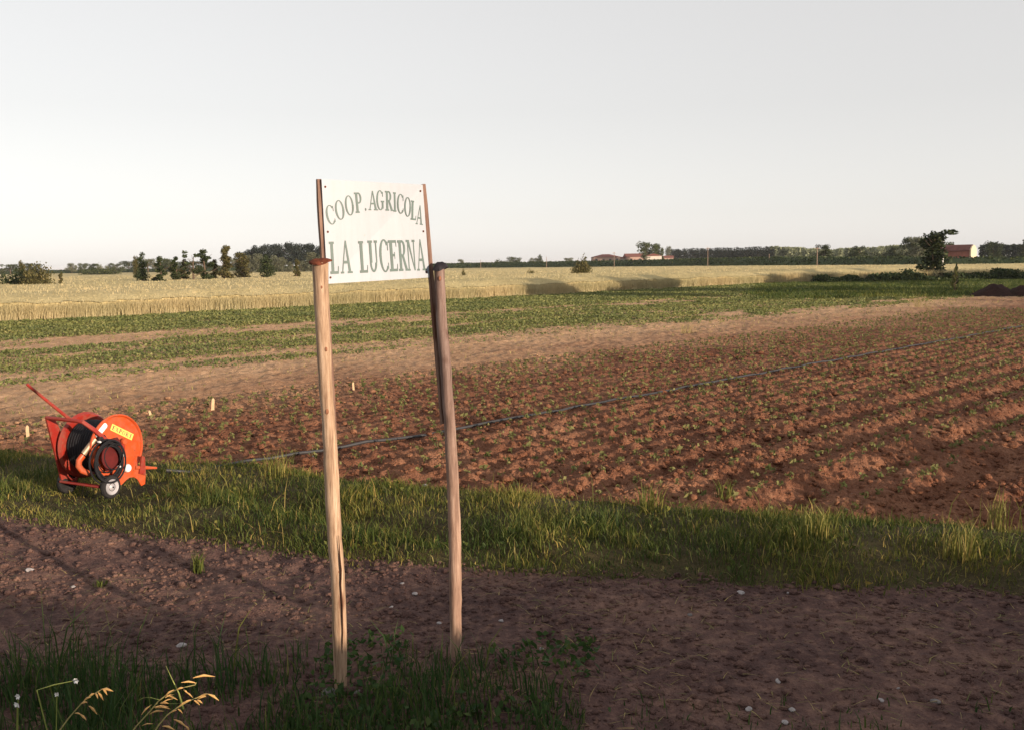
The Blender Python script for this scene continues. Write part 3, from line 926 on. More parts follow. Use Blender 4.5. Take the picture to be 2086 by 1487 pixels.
# ------------------------------------------------------------------ verge and foreground grass
def build_grass():
    n = 460000
    x = RNG.uniform(-9.5, 8.5, n); y = RNG.uniform(5.2, 14, n)
    yp = pfar(x); yf = vfar(x)
    clump = fbm(x * 1.7, y * 2.2, 101, 3)
    edge = np.minimum(y - yp, yf - y)
    dens = sstep(-0.22 + 0.3 * clump, 0.12, edge) * np.clip(0.62 + 1.6 * clump, 0.06, 1)
    ok = (RNG.random(n) < dens) & (np.abs(x) < 0.62 * y + 0.8)
    x, y, clump = x[ok], y[ok], clump[ok]; n = len(x)
    yp = pfar(x); yf = vfar(x)
    hh = np.clip(RNG.gamma(3.2, 0.0215, n), 0.015, 0.26) * (0.85 + 1.3 * np.clip(clump, -0.3, 0.4)) * np.clip(0.72 + np.minimum(y - yp, yf - y) * 0.5, 0.55, 1.1)
    tall = RNG.random(n) < 0.0010
    hh[tall] = RNG.uniform(0.2, 0.40, tall.sum())
    tint = np.clip(RNG.normal(0.44, 0.17, n) + 0.8 * fbm(x * 0.9, y * 1.3, 102, 3), 0, 0.95)
    tint[tall] = RNG.uniform(0.7, 1.0, tall.sum())
    dry = RNG.random(n) < 0.07
    tint[dry] = RNG.uniform(0.75, 1.0, dry.sum())
    root = np.stack([x, y, height(x, y, False) - 0.01], 1)
    w = RNG.uniform(0.005, 0.010, n)
    near_reel = np.exp(-((x + 4.15) / 0.75) ** 2 - ((y - 9.25) / 0.6) ** 2)
    hh = hh * (1 - 0.72 * near_reel)
    vv, t, k = blades(root, hh, w, RNG.uniform(0, 6.3, n), hh * RNG.uniform(0.15, 0.75, n), RNG.uniform(0, 3.1, n), tint)
    n = 9000
    x = RNG.uniform(-8, 7, n); y = RNG.uniform(6, 12.5, n)
    ok = (y > pfar(x) - 0.05) & (y < vfar(x) + 0.05) & (fbm(x * 2.1, y * 2.6, 103, 3) > 0.02)
    x, y = x[ok], y[ok]; n = len(x)
    b = leaf_quads(np.stack([x, y, height(x, y, False) + RNG.uniform(0.01, 0.10, n)], 1), RNG.uniform(0.010, 0.030, n), np.clip(RNG.normal(0.45, 0.2, n), 0, 0.9))
    # old bent stalks lying over
    n = 3000
    x = RNG.uniform(-8, 7, n); y = RNG.uniform(6, 12.5, n)
    ok = (y > pfar(x)) & (y < vfar(x))
    x, y = x[ok], y[ok]; n = len(x)
    c_ = blades(np.stack([x, y, height(x, y, False) + 0.02], 1), RNG.uniform(0.02, 0.10, n), RNG.uniform(0.003, 0.006, n), RNG.uniform(0, 6.3, n), RNG.uniform(0.08, 0.25, n), RNG.uniform(0, 3.1, n), RNG.uniform(0.7, 1.0, n))
    vv, t, k = join_np([(vv, t, k), b, c_])
    tag(link('verge_grass', mesh_np('verge_grass', vv, t, k), M['grass']), kind='stuff')
    # foot of the embankment, round the posts
    n = 70000
    x = RNG.uniform(-5, 4.5, n); y = RNG.uniform(2.6, 6.3, n)
    edge_y = 5.55 + 0.35 * fbm(x * 0.9, x * 0 + 4, 111, 2) - 0.75 * sstep(-0.2, 0.7, x) - 0.25 * np.exp(-((x + 1.9) / 0.5) ** 2)
    clump = fbm(x * 1.9, y * 1.9, 112, 3)
    d = sstep(0.25, -0.55, y - edge_y) * np.clip(0.7 + 2.0 * clump, 0.02, 1)
    d = d * np.where(x > 0.35, np.clip(0.25 + 2.2 * fbm(x * 1.3, y * 1.3, 113, 2), 0, 0.6), 1.0)
    ok = RNG.random(n) < d
    x, y, clump = x[ok], y[ok], clump[ok]; n = len(x)
    hh = np.clip(RNG.gamma(4, 0.026, n), 0.02, 0.32) * (1 + clump) * np.where(x > 0.2, 0.6, 1.0)
    hh *= 1 - 0.55 * np.exp(-((x + 0.98) / 0.28) ** 2 - ((y - 5.05) / 0.4) ** 2)
    left = sstep(-0.8, -2.2, x)
    hh *= (1 + 0.5 * left)
    tall = RNG.random(n) < 0.012
    hh[tall] *= 1.6
    tint = np.clip(RNG.normal(0.4, 0.22, n), 0, 0.9)
    tint[tall] = RNG.uniform(0.8, 1.0, tall.sum())
    root = np.stack([x, y, height(x, y, False) - 0.01], 1)
    a = blades(root, hh, RNG.uniform(0.005, 0.011, n), RNG.uniform(0, 6.3, n), hh * RNG.uniform(0.1, 0.6, n), RNG.uniform(0, 3.1, n), tint)
    # broad weed leaves among them
    n = 1500
    x = RNG.uniform(-1.2, 0.5, n); y = RNG.uniform(4.5, 5.75, n)
    ok = fbm(x * 2.4, y * 2.4, 114, 2) > 0.0
    x, y = x[ok], y[ok]; n = len(x)
    z = height(x, y, False) + RNG.uniform(0.01, 0.10, n)
    b = leaf_quads(np.stack([x, y, z], 1), RNG.uniform(0.012, 0.032, n), np.clip(RNG.normal(0.45, 0.2, n), 0, 0.9))
    vv, t, k = join_np([a, b])
    tag(link('foot_grass', mesh_np('foot_grass', vv, t, k), M['toe_grass']), kind='stuff')
    # dead straw lying on the path
    n = 5200
    x = RNG.uniform(-6, 5.5, n); y = RNG.uniform(4.6, 8.6, n)
    ok = (y < pfar(x) + 0.2) & (fbm(x * 1.2, y * 1.2, 116, 2) > -0.08)
    x, y = x[ok], y[ok]; n = len(x)
    root = np.stack([x, y, height(x, y) + 0.012], 1)
    ln = RNG.uniform(0.04, 0.16, n)
    vv, t, k = blades(root, RNG.uniform(0.0, 0.02, n), RNG.uniform(0.003, 0.007, n), RNG.uniform(0, 6.3, n), ln, RNG.uniform(0, 3.1, n), RNG.random(n))
    tag(link('straw_litter', mesh_np('straw_litter', vv, t, k), M['straw']), kind='stuff')


build_grass()


# ------------------------------------------------------------------ clods
ICO_V = None


def clod_mesh(name, x, y, size, mat, rng=RNG):
    """one joined mesh of many small irregular lumps"""
    g = (1 + 5 ** 0.5) / 2
    iv = np.array([(-1, g, 0), (1, g, 0), (-1, -g, 0), (1, -g, 0), (0, -1, g), (0, 1, g), (0, -1, -g), (0, 1, -g), (g, 0, -1), (g, 0, 1), (-g, 0, -1), (-g, 0, 1)], float)
    iv /= np.linalg.norm(iv[0])
    it = np.array([(0, 11, 5), (0, 5, 1), (0, 1, 7), (0, 7, 10), (0, 10, 11), (1, 5, 9), (5, 11, 4), (11, 10, 2), (10, 7, 6), (7, 1, 8), (3, 9, 4), (3, 4, 2), (3, 2, 6), (3, 6, 8), (3, 8, 9), (4, 9, 5), (2, 4, 11), (6, 2, 10), (8, 6, 7), (9, 8, 1)])
    n = len(x)
    a = rng.uniform(0, 6.3, n); ca, sa = np.cos(a), np.sin(a)
    sc = np.stack([rng.uniform(0.7, 1.4, n), rng.uniform(0.7, 1.4, n), rng.uniform(0.45, 0.85, n)], 1)
    v = iv[None] * (1 + rng.uniform(-0.28, 0.28, (n, 12, 1))) * sc[:, None, :] * size[:, None, None]
    vx = v[:, :, 0] * ca[:, None] - v[:, :, 1] * sa[:, None]
    vy = v[:, :, 0] * sa[:, None] + v[:, :, 1] * ca[:, None]
    z = height(x, y) + size * 0.15
    P = np.stack([vx + x[:, None], vy + y[:, None], v[:, :, 2] + z[:, None]], -1).reshape(-1, 3)
    t = (it[None] + (np.arange(n) * 12)[:, None, None]).reshape(-1, 3)
    o = link(name, mesh_np(name, P, t), mat)
    return tag(o, kind='stuff')


def build_clods():
    n = 130000
    u = RNG.uniform(2, 40, n); v = RNG.uniform(2.5, 16.5, n)
    x, y = xy(u, v)
    r = np.hypot(x, y)
    ok = (y > vfar(x) + 0.05) & (np.abs(x) < 0.62 * y + 0.8) & (r < 30)
    dens = np.clip(0.35 + 1.1 * fbm(u * 1.2, v * 1.2, 121, 2) + 0.25 * sstep(10, 7, v), 0.05, 1) * np.clip(12 / r, 0.15, 1)
    ok &= RNG.random(n) < dens
    x, y = x[ok], y[ok]; n = len(x)
    clod_mesh('soil_clods', x, y, np.clip(RNG.gamma(1.9, 0.0095, n), 0.006, 0.075), M['field'])
    n = 42000
    x = RNG.uniform(-6.5, 6, n); y = RNG.uniform(4.4, 8.8, n)
    ok = (y < pfar(x) + 0.1) & (np.abs(x) < 0.62 * y + 0.6) & (fbm(x * 1.5, y * 1.5, 122, 2) + 0.5 * RNG.random(n) > 0.05)
    x, y = x[ok], y[ok]; n = len(x)
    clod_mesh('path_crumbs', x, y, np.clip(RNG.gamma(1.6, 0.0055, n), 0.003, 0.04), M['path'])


build_clods()


# ------------------------------------------------------------------ trees
def crown_mesh(name, blobs, n, size, seed):
    rng = np.random.default_rng(seed)
    blobs = np.array(blobs, float)      # x,y,z,rx,ry,rz
    vol = blobs[:, 3] * blobs[:, 4] * blobs[:, 5]
    w = vol ** 0.7; w /= w.sum()
    i = rng.choice(len(blobs), n, p=w)
    d = rng.normal(size=(n, 3)); d /= np.linalg.norm(d, axis=1)[:, None]
    rad = rng.random(n) ** 0.45
    c = blobs[i, :3] + d * rad[:, None] * blobs[i, 3:6]
    tint = np.clip(rng.normal(0.5, 0.25, n), 0, 1)
    return mesh_np(name, *leaf_quads(c, rng.uniform(0.6, 1.3, n) * size, tint, rng=rng))


def trunk_mesh(name, h, r, limbs, seed):
    rng = random.Random(seed)
    mb = MB()
    pts = [(0.04 * h * (rng.random() - .5) * (k / 5), 0.04 * h * (rng.random() - .5) * (k / 5), h * k / 5) for k in range(6)]
    mb.tube(pts, [r * (1 - 0.75 * k / 5) for k in range(6)], 7)
    for k in range(limbs):
        t = 0.35 + 0.6 * (k + rng.random()) / max(1, limbs)
        z = h * t
        a = rng.random() * 6.283
        ln = h * (0.35 - 0.2 * t) * (0.7 + 0.6 * rng.random())
        p0 = Vector((0, 0, z)); p2 = p0 + Vector((math.cos(a) * ln, math.sin(a) * ln, ln * 0.8))
        p1 = p0 * 0.5 + p2 * 0.5 + Vector((0, 0, -ln * 0.1))
        mb.tube([p0, p1, p2], [r * 0.4 * (1 - 0.5 * t), r * 0.28 * (1 - .5 * t), r * 0.08], 5)
    me = bpy.data.meshes.new(name); me.from_pydata([tuple(v) for v in mb.v], [], mb.f); me.update()
    return me


_mesh_cache = {}
_spread = {}


def unit_crown(style, variant):
    """crown of a one metre tall tree, so copies share mesh data"""
    key = (style, variant)
    if key in _mesh_cache:
        return _mesh_cache[key]
    rng = random.Random(hash(style) % 1000 if False else sum(map(ord, style)) + variant * 77)
    B = []
    if style == 'column':
        for k in range(9):
            t = k / 8
            w = 0.115 * (0.55 + 0.9 * math.sin(math.pi * min(1, t * 0.8 + 0.12))) * (0.7 + 0.6 * rng.random())
            B.append((0.05 * (rng.random() - .5), 0.05 * (rng.random() - .5), 0.12 + 0.84 * t, w, w, 0.085))
        n, s = 2400, 0.020
    elif style == 'ragged':
        for k in range(11):
            t = k / 10
            w = 0.10 * (0.9 - 0.5 * t) * (0.6 + 0.9 * rng.random())
            a = rng.random() * 6.28; d = 0.15 * (1 - 0.6 * t) * rng.random()
            B.append((math.cos(a) * d, math.sin(a) * d, 0.15 + 0.82 * t, w, w, 0.06 + 0.04 * rng.random()))
        n, s = 2200, 0.021
    elif style == 'vase':
        for k in range(20):
            t = (k + 0.5) / 20
            w = 0.078 + 0.05 * math.sin(math.pi * t) * rng.random()
            a = rng.random() * 6.28; d = (0.04 + 0.11 * t) * rng.random()
            if t < 0.25: d *= 1.7
            B.append((math.cos(a) * d, math.sin(a) * d, 0.08 + 0.84 * t, w, w, 0.06))
        n, s = 2200, 0.026
    elif style == 'bare':
        for k in range(10):
            a = rng.random() * 6.28; d = 0.2 * rng.random()
            B.append((math.cos(a) * d, math.sin(a) * d, 0.35 + 0.6 * rng.random(), 0.05, 0.05, 0.045))
        n, s = 300, 0.026
    elif style == 'round':
        for k in range(16):
            a = rng.random() * 6.28; d = 0.30 * math.sqrt(rng.random()); t = rng.random()
            w = 0.15 * (0.7 + 0.6 * rng.random())
            B.append((math.cos(a) * d * (1.1 - 0.5 * abs(t - .3)), math.sin(a) * d, 0.34 + 0.52 * t, w, w, w * 0.85))
        n, s = 2600, 0.024
    elif style == 'poplar':
        for k in range(8):
            t = k / 7
            w = 0.10 * (0.6 + 0.8 * math.sin(math.pi * (0.2 + 0.7 * t))) * (0.75 + 0.5 * rng.random())
            B.append((0.04 * (rng.random() - .5), 0.04 * (rng.random() - .5), 0.2 + 0.74 * t, w, w, 0.10))
        n, s = 420, 0.034
    elif style == 'bush':
        for k in range(12):
            a = rng.random() * 6.28; d = 0.42 * math.sqrt(rng.random())
            h = 0.75 - 0.7 * d + 0.2 * (rng.random() - .5)
            B.append((math.cos(a) * d, math.sin(a) * d, h * 0.55, 0.2, 0.2, h * 0.5))
        n, s = 2200, 0.03
    elif style == 'standard':        # clear stem and a high crown
        for k in range(12):
            a = rng.random() * 6.28; d = 0.15 * math.sqrt(rng.random()); t = rng.random()
            B.append((math.cos(a) * d, math.sin(a) * d, 0.62 + 0.32 * t, 0.10, 0.10, 0.08))
        n, s = 2600, 0.028
    me = crown_mesh('crown', B, n, s, 1000 + variant * 13 + len(style))
    co = np.zeros(len(me.vertices) * 3, np.float32); me.vertices.foreach_get('co', co); co = co.reshape(-1, 3)
    zt = np.percentile(co[:, 2], 99.6); co[:, 2] *= 1.0 / zt
    wd = 0.5 * (np.percentile(co[:, 0], 97) - np.percentile(co[:, 0], 3) + np.percentile(co[:, 1], 97) - np.percentile(co[:, 1], 3))
    me.vertices.foreach_set('co', co.ravel()); me.update()
    _spread[(style, variant)] = float(wd)
    tk = trunk_mesh('trunk', {'bush': 0.4, 'column': 0.8, 'poplar': 0.85}.get(style, 0.85), {'bush': 0.02, 'poplar': 0.016}.get(style, 0.026), {'bush': 5, 'column': 2, 'poplar': 0, 'bare': 9, 'round': 6}.get(style, 4), 7 + variant)
    _mesh_cache[key] = (me, tk)
    return _mesh_cache[key]


def tree(name, style, variant, base, h, width, mat, label, cat='tree', group=None, rot=None):
    """width is the spread relative to the style's own proportion"""
    t = empty(name, base, random.random() * 6.28 if rot is None else rot)
    tag(t, label, cat, group)
    me, tk = unit_crown(style, variant)
    key = ('mat', me.name, mat)
    if key not in _mesh_cache:
        m2 = me if not me.materials else me.copy()
        m2.materials.clear(); m2.materials.append(M[mat])
        _mesh_cache[key] = m2
    c = link('crown', _mesh_cache[key], None, t); c.scale = (h * width, h * width, h)
    k = link('trunk', tk, M['bark'], t); k.scale = (h * width, h * width, h)
    return t


def px_tree(name, style, variant, px, top, base_py, wpx, mat, label, cat='tree', group=None, depth=None, plane=1.22, natural=None):
    """a tree standing where the photograph shows it: on the wheat plane, or at a stated distance"""
    if depth is None:
        b = G(px, base_py, plane)
        depth = b.y
    if name == 'distant_tree' and px < 700:
        top -= 7 if px >= 262 else 4
    p = at_y(px, top, depth)
    h = p.z
    wm = wpx * depth / FPX
    unit_crown(style, variant)
    nat = _spread[(style, variant)] * h
    return tree(name, style, variant, (p.x, p.y, 0), h, wm / nat, mat, label, cat, group)


# the row of vine trees in the wheat on the left
G1 = 'row of trees standing in the wheat on the left'
row = [
    (288, 516, 574, 20, 'column', 0, 'leaf_dark', 'slim dark column tree, leftmost of the tree row in the wheat'),
    (276, 523, 566, 11, 'column', 1, 'leaf_olive', 'small pale column tree just behind the leftmost dark tree of the row'),
    (325, 524, 574, 26, 'ragged', 0, 'leaf_dark', 'dark tapering tree, second in the row left of the sign'),
    (357, 525, 572, 20, 'ragged', 1, 'leaf_dark', 'thin crooked tree with a bare lower stem in the tree row'),
    (374, 530, 570, 22, 'ragged', 2, 'leaf_olive', 'low olive tree leaning between two dark trees of the row'),
    (391, 511, 571, 34, 'bare', 0, 'leaf_dark', 'sparse tree with bare forked branches against the sky'),
    (414, 510, 570, 34, 'ragged', 3, 'leaf_dark', 'bushy dark tree with a broad foot, middle of the tree row'),
    (437, 530, 569, 20, 'ragged', 4, 'leaf_olive', 'short olive shrub tree left of the tallest tree of the row'),
    (456, 502, 569, 34, 'ragged', 5, 'leaf_olive', 'tallest tree of the row with a tufted top and side branch'),
    (491, 517, 566, 26, 'column', 2, 'leaf_olive', 'broad olive column tree at the left edge of the wood'),
    (541, 522, 566, 26, 'column', 3, 'leaf_dark', 'egg shaped dark tree standing alone in front of the wood'),
    (603, 529, 565, 14, 'ragged', 6, 'leaf_olive', 'thin sapling tree in the wheat just left of the sign'),
    (943, 549, 563, 12, 'bush', 0, 'leaf_olive', 'tiny shrub in the wheat right of the capped dark post'),
]
for px, top, base, w, st, var, mt, lab in row:
    px_tree('field_tree' if st != 'bush' else 'shrub', st, var, px, top, base, w, mt, lab, 'tree' if st != 'bush' else 'shrub', G1 if px < 700 else None)
px_tree('shrub', 'bush', 1, 1185, 524, 558, 34, 'leaf_olive', 'yellowish green bush alone in the middle of the wheat', 'shrub')
px_tree('shrub', 'bush', 2, 1083, 551, 559, 26, 'leaf_olive', 'low brown dead brush left of the bush in the wheat', 'shrub')
# bush group on the far left
px_tree('shrub', 'bush', 3, 38, 547, 581, 66, 'leaf_dark', 'wide dark low bush at the left edge of the wheat', 'shrub')
px_tree('shrub', 'bush', 4, 75, 538, 581, 52, 'leaf_olive', 'taller rounded bush beside the wide dark bush on the far left', 'shrub')
px_tree('field_tree', 'column', 4, 43, 533, 580, 12, 'leaf_olive', 'narrow sapling top rising behind the wide dark bush on the left')
px_tree('shrub', 'ragged', 7, 122, 556, 580, 14, 'leaf_olive', 'small thin shrub between the far left bushes and the tree row', 'shrub')
# the dark tree on the right
t = px_tree('field_tree', 'vase', 8, 1903, 471, 574, 48, 'leaf_dark', 'big dark ragged tree with spreading top twigs beside the ditch on the right', plane=0.0)
for k, (dx, dz, ln) in enumerate(((-1.0, 4.3, 1.3), (0.9, 4.2, 1.2), (-0.2, 4.6, 0.9), (-1.0, 1.4, 1.1), (1.2, 1.6, 0.9))):
    mb = MB(); mb.tube([(dx * 0.2, 0, dz - 0.6), (dx * 0.6, 0.1, dz - 0.1), (dx * 1.0, 0.1, dz + 0.35)], [0.05, 0.035, 0.01], 5)
    br = mb.build('branch', M['bark'], t); br.rotation_euler = (0, 0, -t.rotation_euler.z)
    rng = np.random.default_rng(400 + k); n = 90
    tt = rng.random(n)
    c = np.stack([dx * (0.3 + 0.75 * tt), rng.normal(0, 0.12, n), dz - 0.6 + tt * 0.95 + rng.normal(0, 0.1, n)], 1)
    link('foliage', mesh_np('foliage', *leaf_quads(c, rng.uniform(0.06, 0.16, n), rng.random(n), rng=rng)), M['leaf_dark'], br)

# wood on the left behind the row
G2 = 'trees of the wood behind the sign'
rng0 = random.Random(5)
wood_top = [(498, 514), (512, 506), (528, 501), (544, 503), (560, 498), (577, 495), (594, 499), (610, 500), (626, 497), (642, 499), (658, 504), (674, 508)]
for k, (px, top) in enumerate(wood_top):
    where = ['far left end', 'left shoulder', 'left part', 'left part under the crest', 'rise left of the crest', 'highest crest', 'dip right of the crest', 'middle', 'second crest', 'right part', 'right part behind the sign edge', 'far right end'][k]
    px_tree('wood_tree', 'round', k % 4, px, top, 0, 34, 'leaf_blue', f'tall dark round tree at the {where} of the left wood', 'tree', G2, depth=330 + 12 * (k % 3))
for k, (px, top, w) in enumerate([(507, 521, 20), (524, 518, 22), (538, 526, 16), (558, 522, 24), (574, 525, 18), (590, 534, 14), (618, 532, 18), (636, 515, 22), (652, 522, 20)]):
    lab = ['leftmost pale poplar before the dark wood', 'tall pale poplar with white stem before the wood', 'short pale poplar left of the egg shaped tree', 'broad pale poplar right of the egg shaped tree', 'pale poplar under the highest crest of the wood', 'small pointed pale poplar before the wood', 'pale poplar behind the thin sapling near the sign', 'tallest pale poplar before the wood next to the sign', 'pale poplar half hidden by the left post cap'][k]
    px_tree('pale_poplar', 'column', k % 5, px, top, 0, w, 'leaf_pale', lab, 'tree', 'pale poplars in front of the wood', depth=290)

# far hedge and trees on the left horizon
far_left = [(20, 543, 34, 'round'), (62, 541, 30, 'round'), (145, 541, 20, 'round'), (170, 541, 18, 'round'), (188, 542, 22, 'round'), (205, 543, 24, 'bush'), (235, 541, 30, 'round'), (262, 539, 30, 'round'), (300, 535, 34, 'round'), (335, 535, 30, 'round'), (432, 540, 34, 'round'), (472, 535, 30, 'round'), (345, 541, 40, 'round'), (385, 540, 40, 'round')]
FAR_LABELS = ['pale low tree at the left picture edge behind the dark bush', 'dome shaped hazy tree behind the narrow sapling top on the far left', 'rounded tree standing out above the hedge right of the far left bushes', 'hazy green tree just left of the horizon clump', 'dark small tree at the left end of the long horizon clump', 'low pale bush like tree over the horizon clump', 'tree at the right end of the long horizon clump', 'dark tree in the horizon hedge between clump and tree row', 'pale tall tree behind the leftmost dark column tree', 'green tree behind the second tree of the row', 'dark rounded tree behind the short olive shrub tree', 'pale tree behind the tallest tree of the row', 'green tree filling the gap beside the crooked tree', 'dark tree behind the bare branched tree']
for k, (px, top, w, st) in enumerate(far_left):
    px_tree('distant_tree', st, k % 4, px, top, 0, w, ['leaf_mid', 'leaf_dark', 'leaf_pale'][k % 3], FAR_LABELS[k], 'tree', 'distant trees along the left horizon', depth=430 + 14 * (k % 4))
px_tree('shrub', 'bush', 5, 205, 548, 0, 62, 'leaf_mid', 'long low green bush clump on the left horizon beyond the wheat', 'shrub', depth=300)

# small trees beyond the dike, in the middle
for k, (px, top, w, st, d) in enumerate([(940, 529, 14, 'round', 480), (1047, 524, 22, 'round', 470), (1088, 526, 18, 'round', 470), (1100, 520, 10, 'column', 470), (1160, 526, 20, 'round', 480), (1020, 530, 40, 'bush', 480)]):
    px_tree('distant_tree', st, k % 4, px, top, 0, w, ['leaf_pale', 'leaf_mid'][k % 2], ['tiny tree just right of the dark post cap beyond the dike', 'tiny rounded tree beyond the dike over the dead brush', 'tiny green tree beyond the dike left of the slim tiny one', 'slim tiny column tree beyond the dike', 'tiny tree beyond the dike behind the wheat field bush', 'low wide bush beyond the dike between sign and dead brush'][k], 'tree', 'tiny trees beyond the dike', depth=d)
px_tree('farm_tree', 'round', 1, 1318, 494, 0, 34, 'leaf_mid', 'large round tree beside the red roofed farm sheds', 'tree', depth=372)
px_tree('farm_tree', 'round', 2, 1339, 498, 0, 24, 'leaf_mid', 'smaller tree right of the large round farm tree', 'tree', depth=376)
px_tree('farm_tree', 'column', 1, 1362, 503, 0, 12, 'leaf_pale', 'single slim tree at the left end of the poplar plantation', 'tree', depth=560)

# poplar plantation: its shaded long side recedes to the left
G3 = 'poplars of the plantation edge'
for k in range(40):
    f = k / 39
    px = 1368 + f * 208
    d = 560 - 150 * (f ** 0.8)
    top = 508 - 4.5 * f + random.uniform(-1.5, 1.2)
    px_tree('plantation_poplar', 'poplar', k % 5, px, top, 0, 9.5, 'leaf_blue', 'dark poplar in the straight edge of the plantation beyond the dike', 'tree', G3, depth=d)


def mass(name, spec, mat, seed, lbl=None):
    """a far wood that reads as one mass: many crowns in one mesh"""
    rng = np.random.default_rng(seed)
    parts = []
    for px, top, d, wpx in spec:
        p = at_y(px, top, d)
        h = p.z; w = wpx * d / FPX * 0.5
        n = 70
        t = rng.random(n) ** 0.7
        dd = rng.normal(size=(n, 2)) * 0.45 * w
        c = np.stack([p.x + dd[:, 0], p.y + dd[:, 1], h * (0.1 + 0.9 * t)], 1)
        parts.append(leaf_quads(c, rng.uniform(0.35, 0.9, n) * (d / 420), np.clip(rng.normal(0.5, 0.25, n), 0, 1), rng=rng))
    v, t, k = join_np(parts)
    tag(link(name, mesh_np(name, v, t, k), M[mat]), kind='stuff')


spec = []
for k in range(230):
    f = random.random()
    px = 1572 + f * 320
    top = np.interp(px, [1570, 1600, 1690, 1720, 1780, 1880, 1900], [503, 504, 510, 507.5, 504.5, 496, 497]) + random.uniform(-0.8, 2.5)
    spec.append((px, top, random.uniform(425, 520), random.uniform(8, 14)))
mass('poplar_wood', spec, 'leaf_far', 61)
spec = []
for k in range(110):
    px = 2000 + random.random() * 160
    top = np.interp(px, [1998, 2005, 2025, 2040, 2055, 2086, 2160], [502, 500, 494, 499, 500, 498, 495]) + random.uniform(0, 3)
    spec.append((px, top, random.uniform(290, 340), random.uniform(10, 18)))
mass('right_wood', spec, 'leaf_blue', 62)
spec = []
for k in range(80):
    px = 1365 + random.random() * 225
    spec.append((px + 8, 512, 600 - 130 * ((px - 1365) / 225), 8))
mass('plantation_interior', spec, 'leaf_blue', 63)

for px, top, w, st, d, mt, lab in [
    (1680, 499, 24, 'round', 262, 'leaf_dark', 'dark small tree beside the right utility pole on the dike'),
    (1750, 502, 28, 'round', 280, 'leaf_dark', 'round dark tree on the dike left of the thicket'),
    (1803, 512, 40, 'bush', 262, 'leaf_dark', 'low dark thicket on the dike'),
    (1822, 503, 26, 'round', 268, 'leaf_dark', 'small dark tree behind the low thicket on the dike'),
    (1857, 484, 30, 'round', 262, 'leaf_dark', 'tall dark rounded tree left of the big ragged tree'),
    (1876, 483, 34, 'round', 256, 'leaf_pale', 'tall pale willow beside the dark rounded tree'),
    (1934, 494, 32, 'round', 240, 'leaf_mid', 'round green tree right of the big ragged tree by the barn'),
    (2025, 493, 26, 'round', 285, 'leaf_dark', 'round tree top above the dark wood right of the barn'),
    (2088, 489, 16, 'column', 285, 'leaf_dark', 'tree cut by the right picture edge above the dark wood'),
]:
    px_tree('dike_tree' if st != 'bush' else 'thicket', st, int(px) % 4, px, top, 0, w, mt, lab, 'tree' if st != 'bush' else 'shrub', None, depth=d)

# trees outside the picture on the right: they throw the shadows seen on the wheat and the meadow
G4 = 'trees along the ditch outside the picture on the right'
for k, (x, y, h, wm) in enumerate([(37.2, 42.0, 7.6, 4.8), (43.8, 47.6, 7.7, 4.4), (47.4, 50.6, 7.7, 4.4), (62.4, 61.4, 7.9, 2.3), (65.4, 62.6, 7.9, 2.3)]):
    unit_crown('standard', k % 3)
    tree('ditch_tree', 'standard', k % 3, (x, y, 0), h, wm / (h * _spread[('standard', k % 3)]), 'leaf_mid', 'clear stemmed tree beside the meadow, outside the picture on the right', 'tree', G4)
for k, (x, y, h, w) in enumerate([(48.6, 39.5, 5.4, 1.4), (52, 44.0, 6.0, 1.25), (55.5, 48, 6.6, 1.25), (61, 54.5, 5.8, 1.1), (68.5, 62.5, 6.4, 1.1), (72, 69, 7.0, 1.25), (76, 73, 7.4, 1.2), (80, 79, 8.5, 1.2)]):  # the first tree is added to shade the earth mounds
    tree('ditch_tree', 'round', k % 4, (x, y, 0), h, w, 'leaf_dark', 'full crowned tree beside the meadow, outside the picture on the right', 'tree', G4)
for k in range(8):  # row of unseen bushes added to darken the near corner of the field
    x = 4.6 + 1.9 * k
    tree('shade_bush', 'bush', k % 5, (x + 0.2, x, 0), 0.80 + 0.04 * (k % 3), 2.6, 'leaf_dark', 'unseen low bush added to shade the field corner from the right', 'shrub', 'unseen bushes added to shade the field corner')

# sapling with a stake, right
b = G(1944, 600, 0)
tree('sapling', 'ragged', 9, b, 1.75, 0.9, 'seedling', 'young pale sapling standing in the grass left of the earth mounds', 'sapling')
b = G(2026, 590, 0)
tree('sapling', 'ragged', 10, (b.x, b.y + 6, 0), 1.9, 0.7, 'leaf_dark', 'thin dark sapling behind the larger earth mound', 'sapling')


# earth mounds
def mound(px, py, hpx, wpx, seed, lab):
    b = G(px, py, 0)
    h = hpx * b.y / FPX; w = wpx * b.y / FPX
    n = 26
    a = np.linspace(-1, 1, n)
    X, Y = np.meshgrid(a, a, indexing='ij')
    r = np.sqrt(X ** 2 + Y ** 2)
    prof = np.clip(1 - r ** 1.35, 0, 1)
    Z = h * prof * (1 + 0.5 * fbm(X * 3 + seed, Y * 3, seed, 3)) + 0.12 * prof ** 0.5 * fbm(X * 9, Y * 9 + seed, seed + 1, 2) - 0.06
    idx = np.arange(n * n).reshape(n, n)
    q = np.stack([idx[:-1, :-1], idx[1:, :-1], idx[1:, 1:], idx[:-1, 1:]], -1).reshape(-1, 4)
    o = link('dirt_mound', mesh_np('dirt_mound', np.stack([X * w / 2, Y * w / 2, Z], -1).reshape(-1, 3), q), M['mound'], None, (b.x, b.y + w * .3, 0))
    tag(o, lab, 'mound', 'heaps of dark earth')


mound(2042, 605, 27, 108, 3, 'larger heap of brown earth darkened as if shaded at the right edge of the field')
mound(2098, 605, 25, 86, 9, 'smaller heap of earth darkened as if shaded cut by the right picture edge')


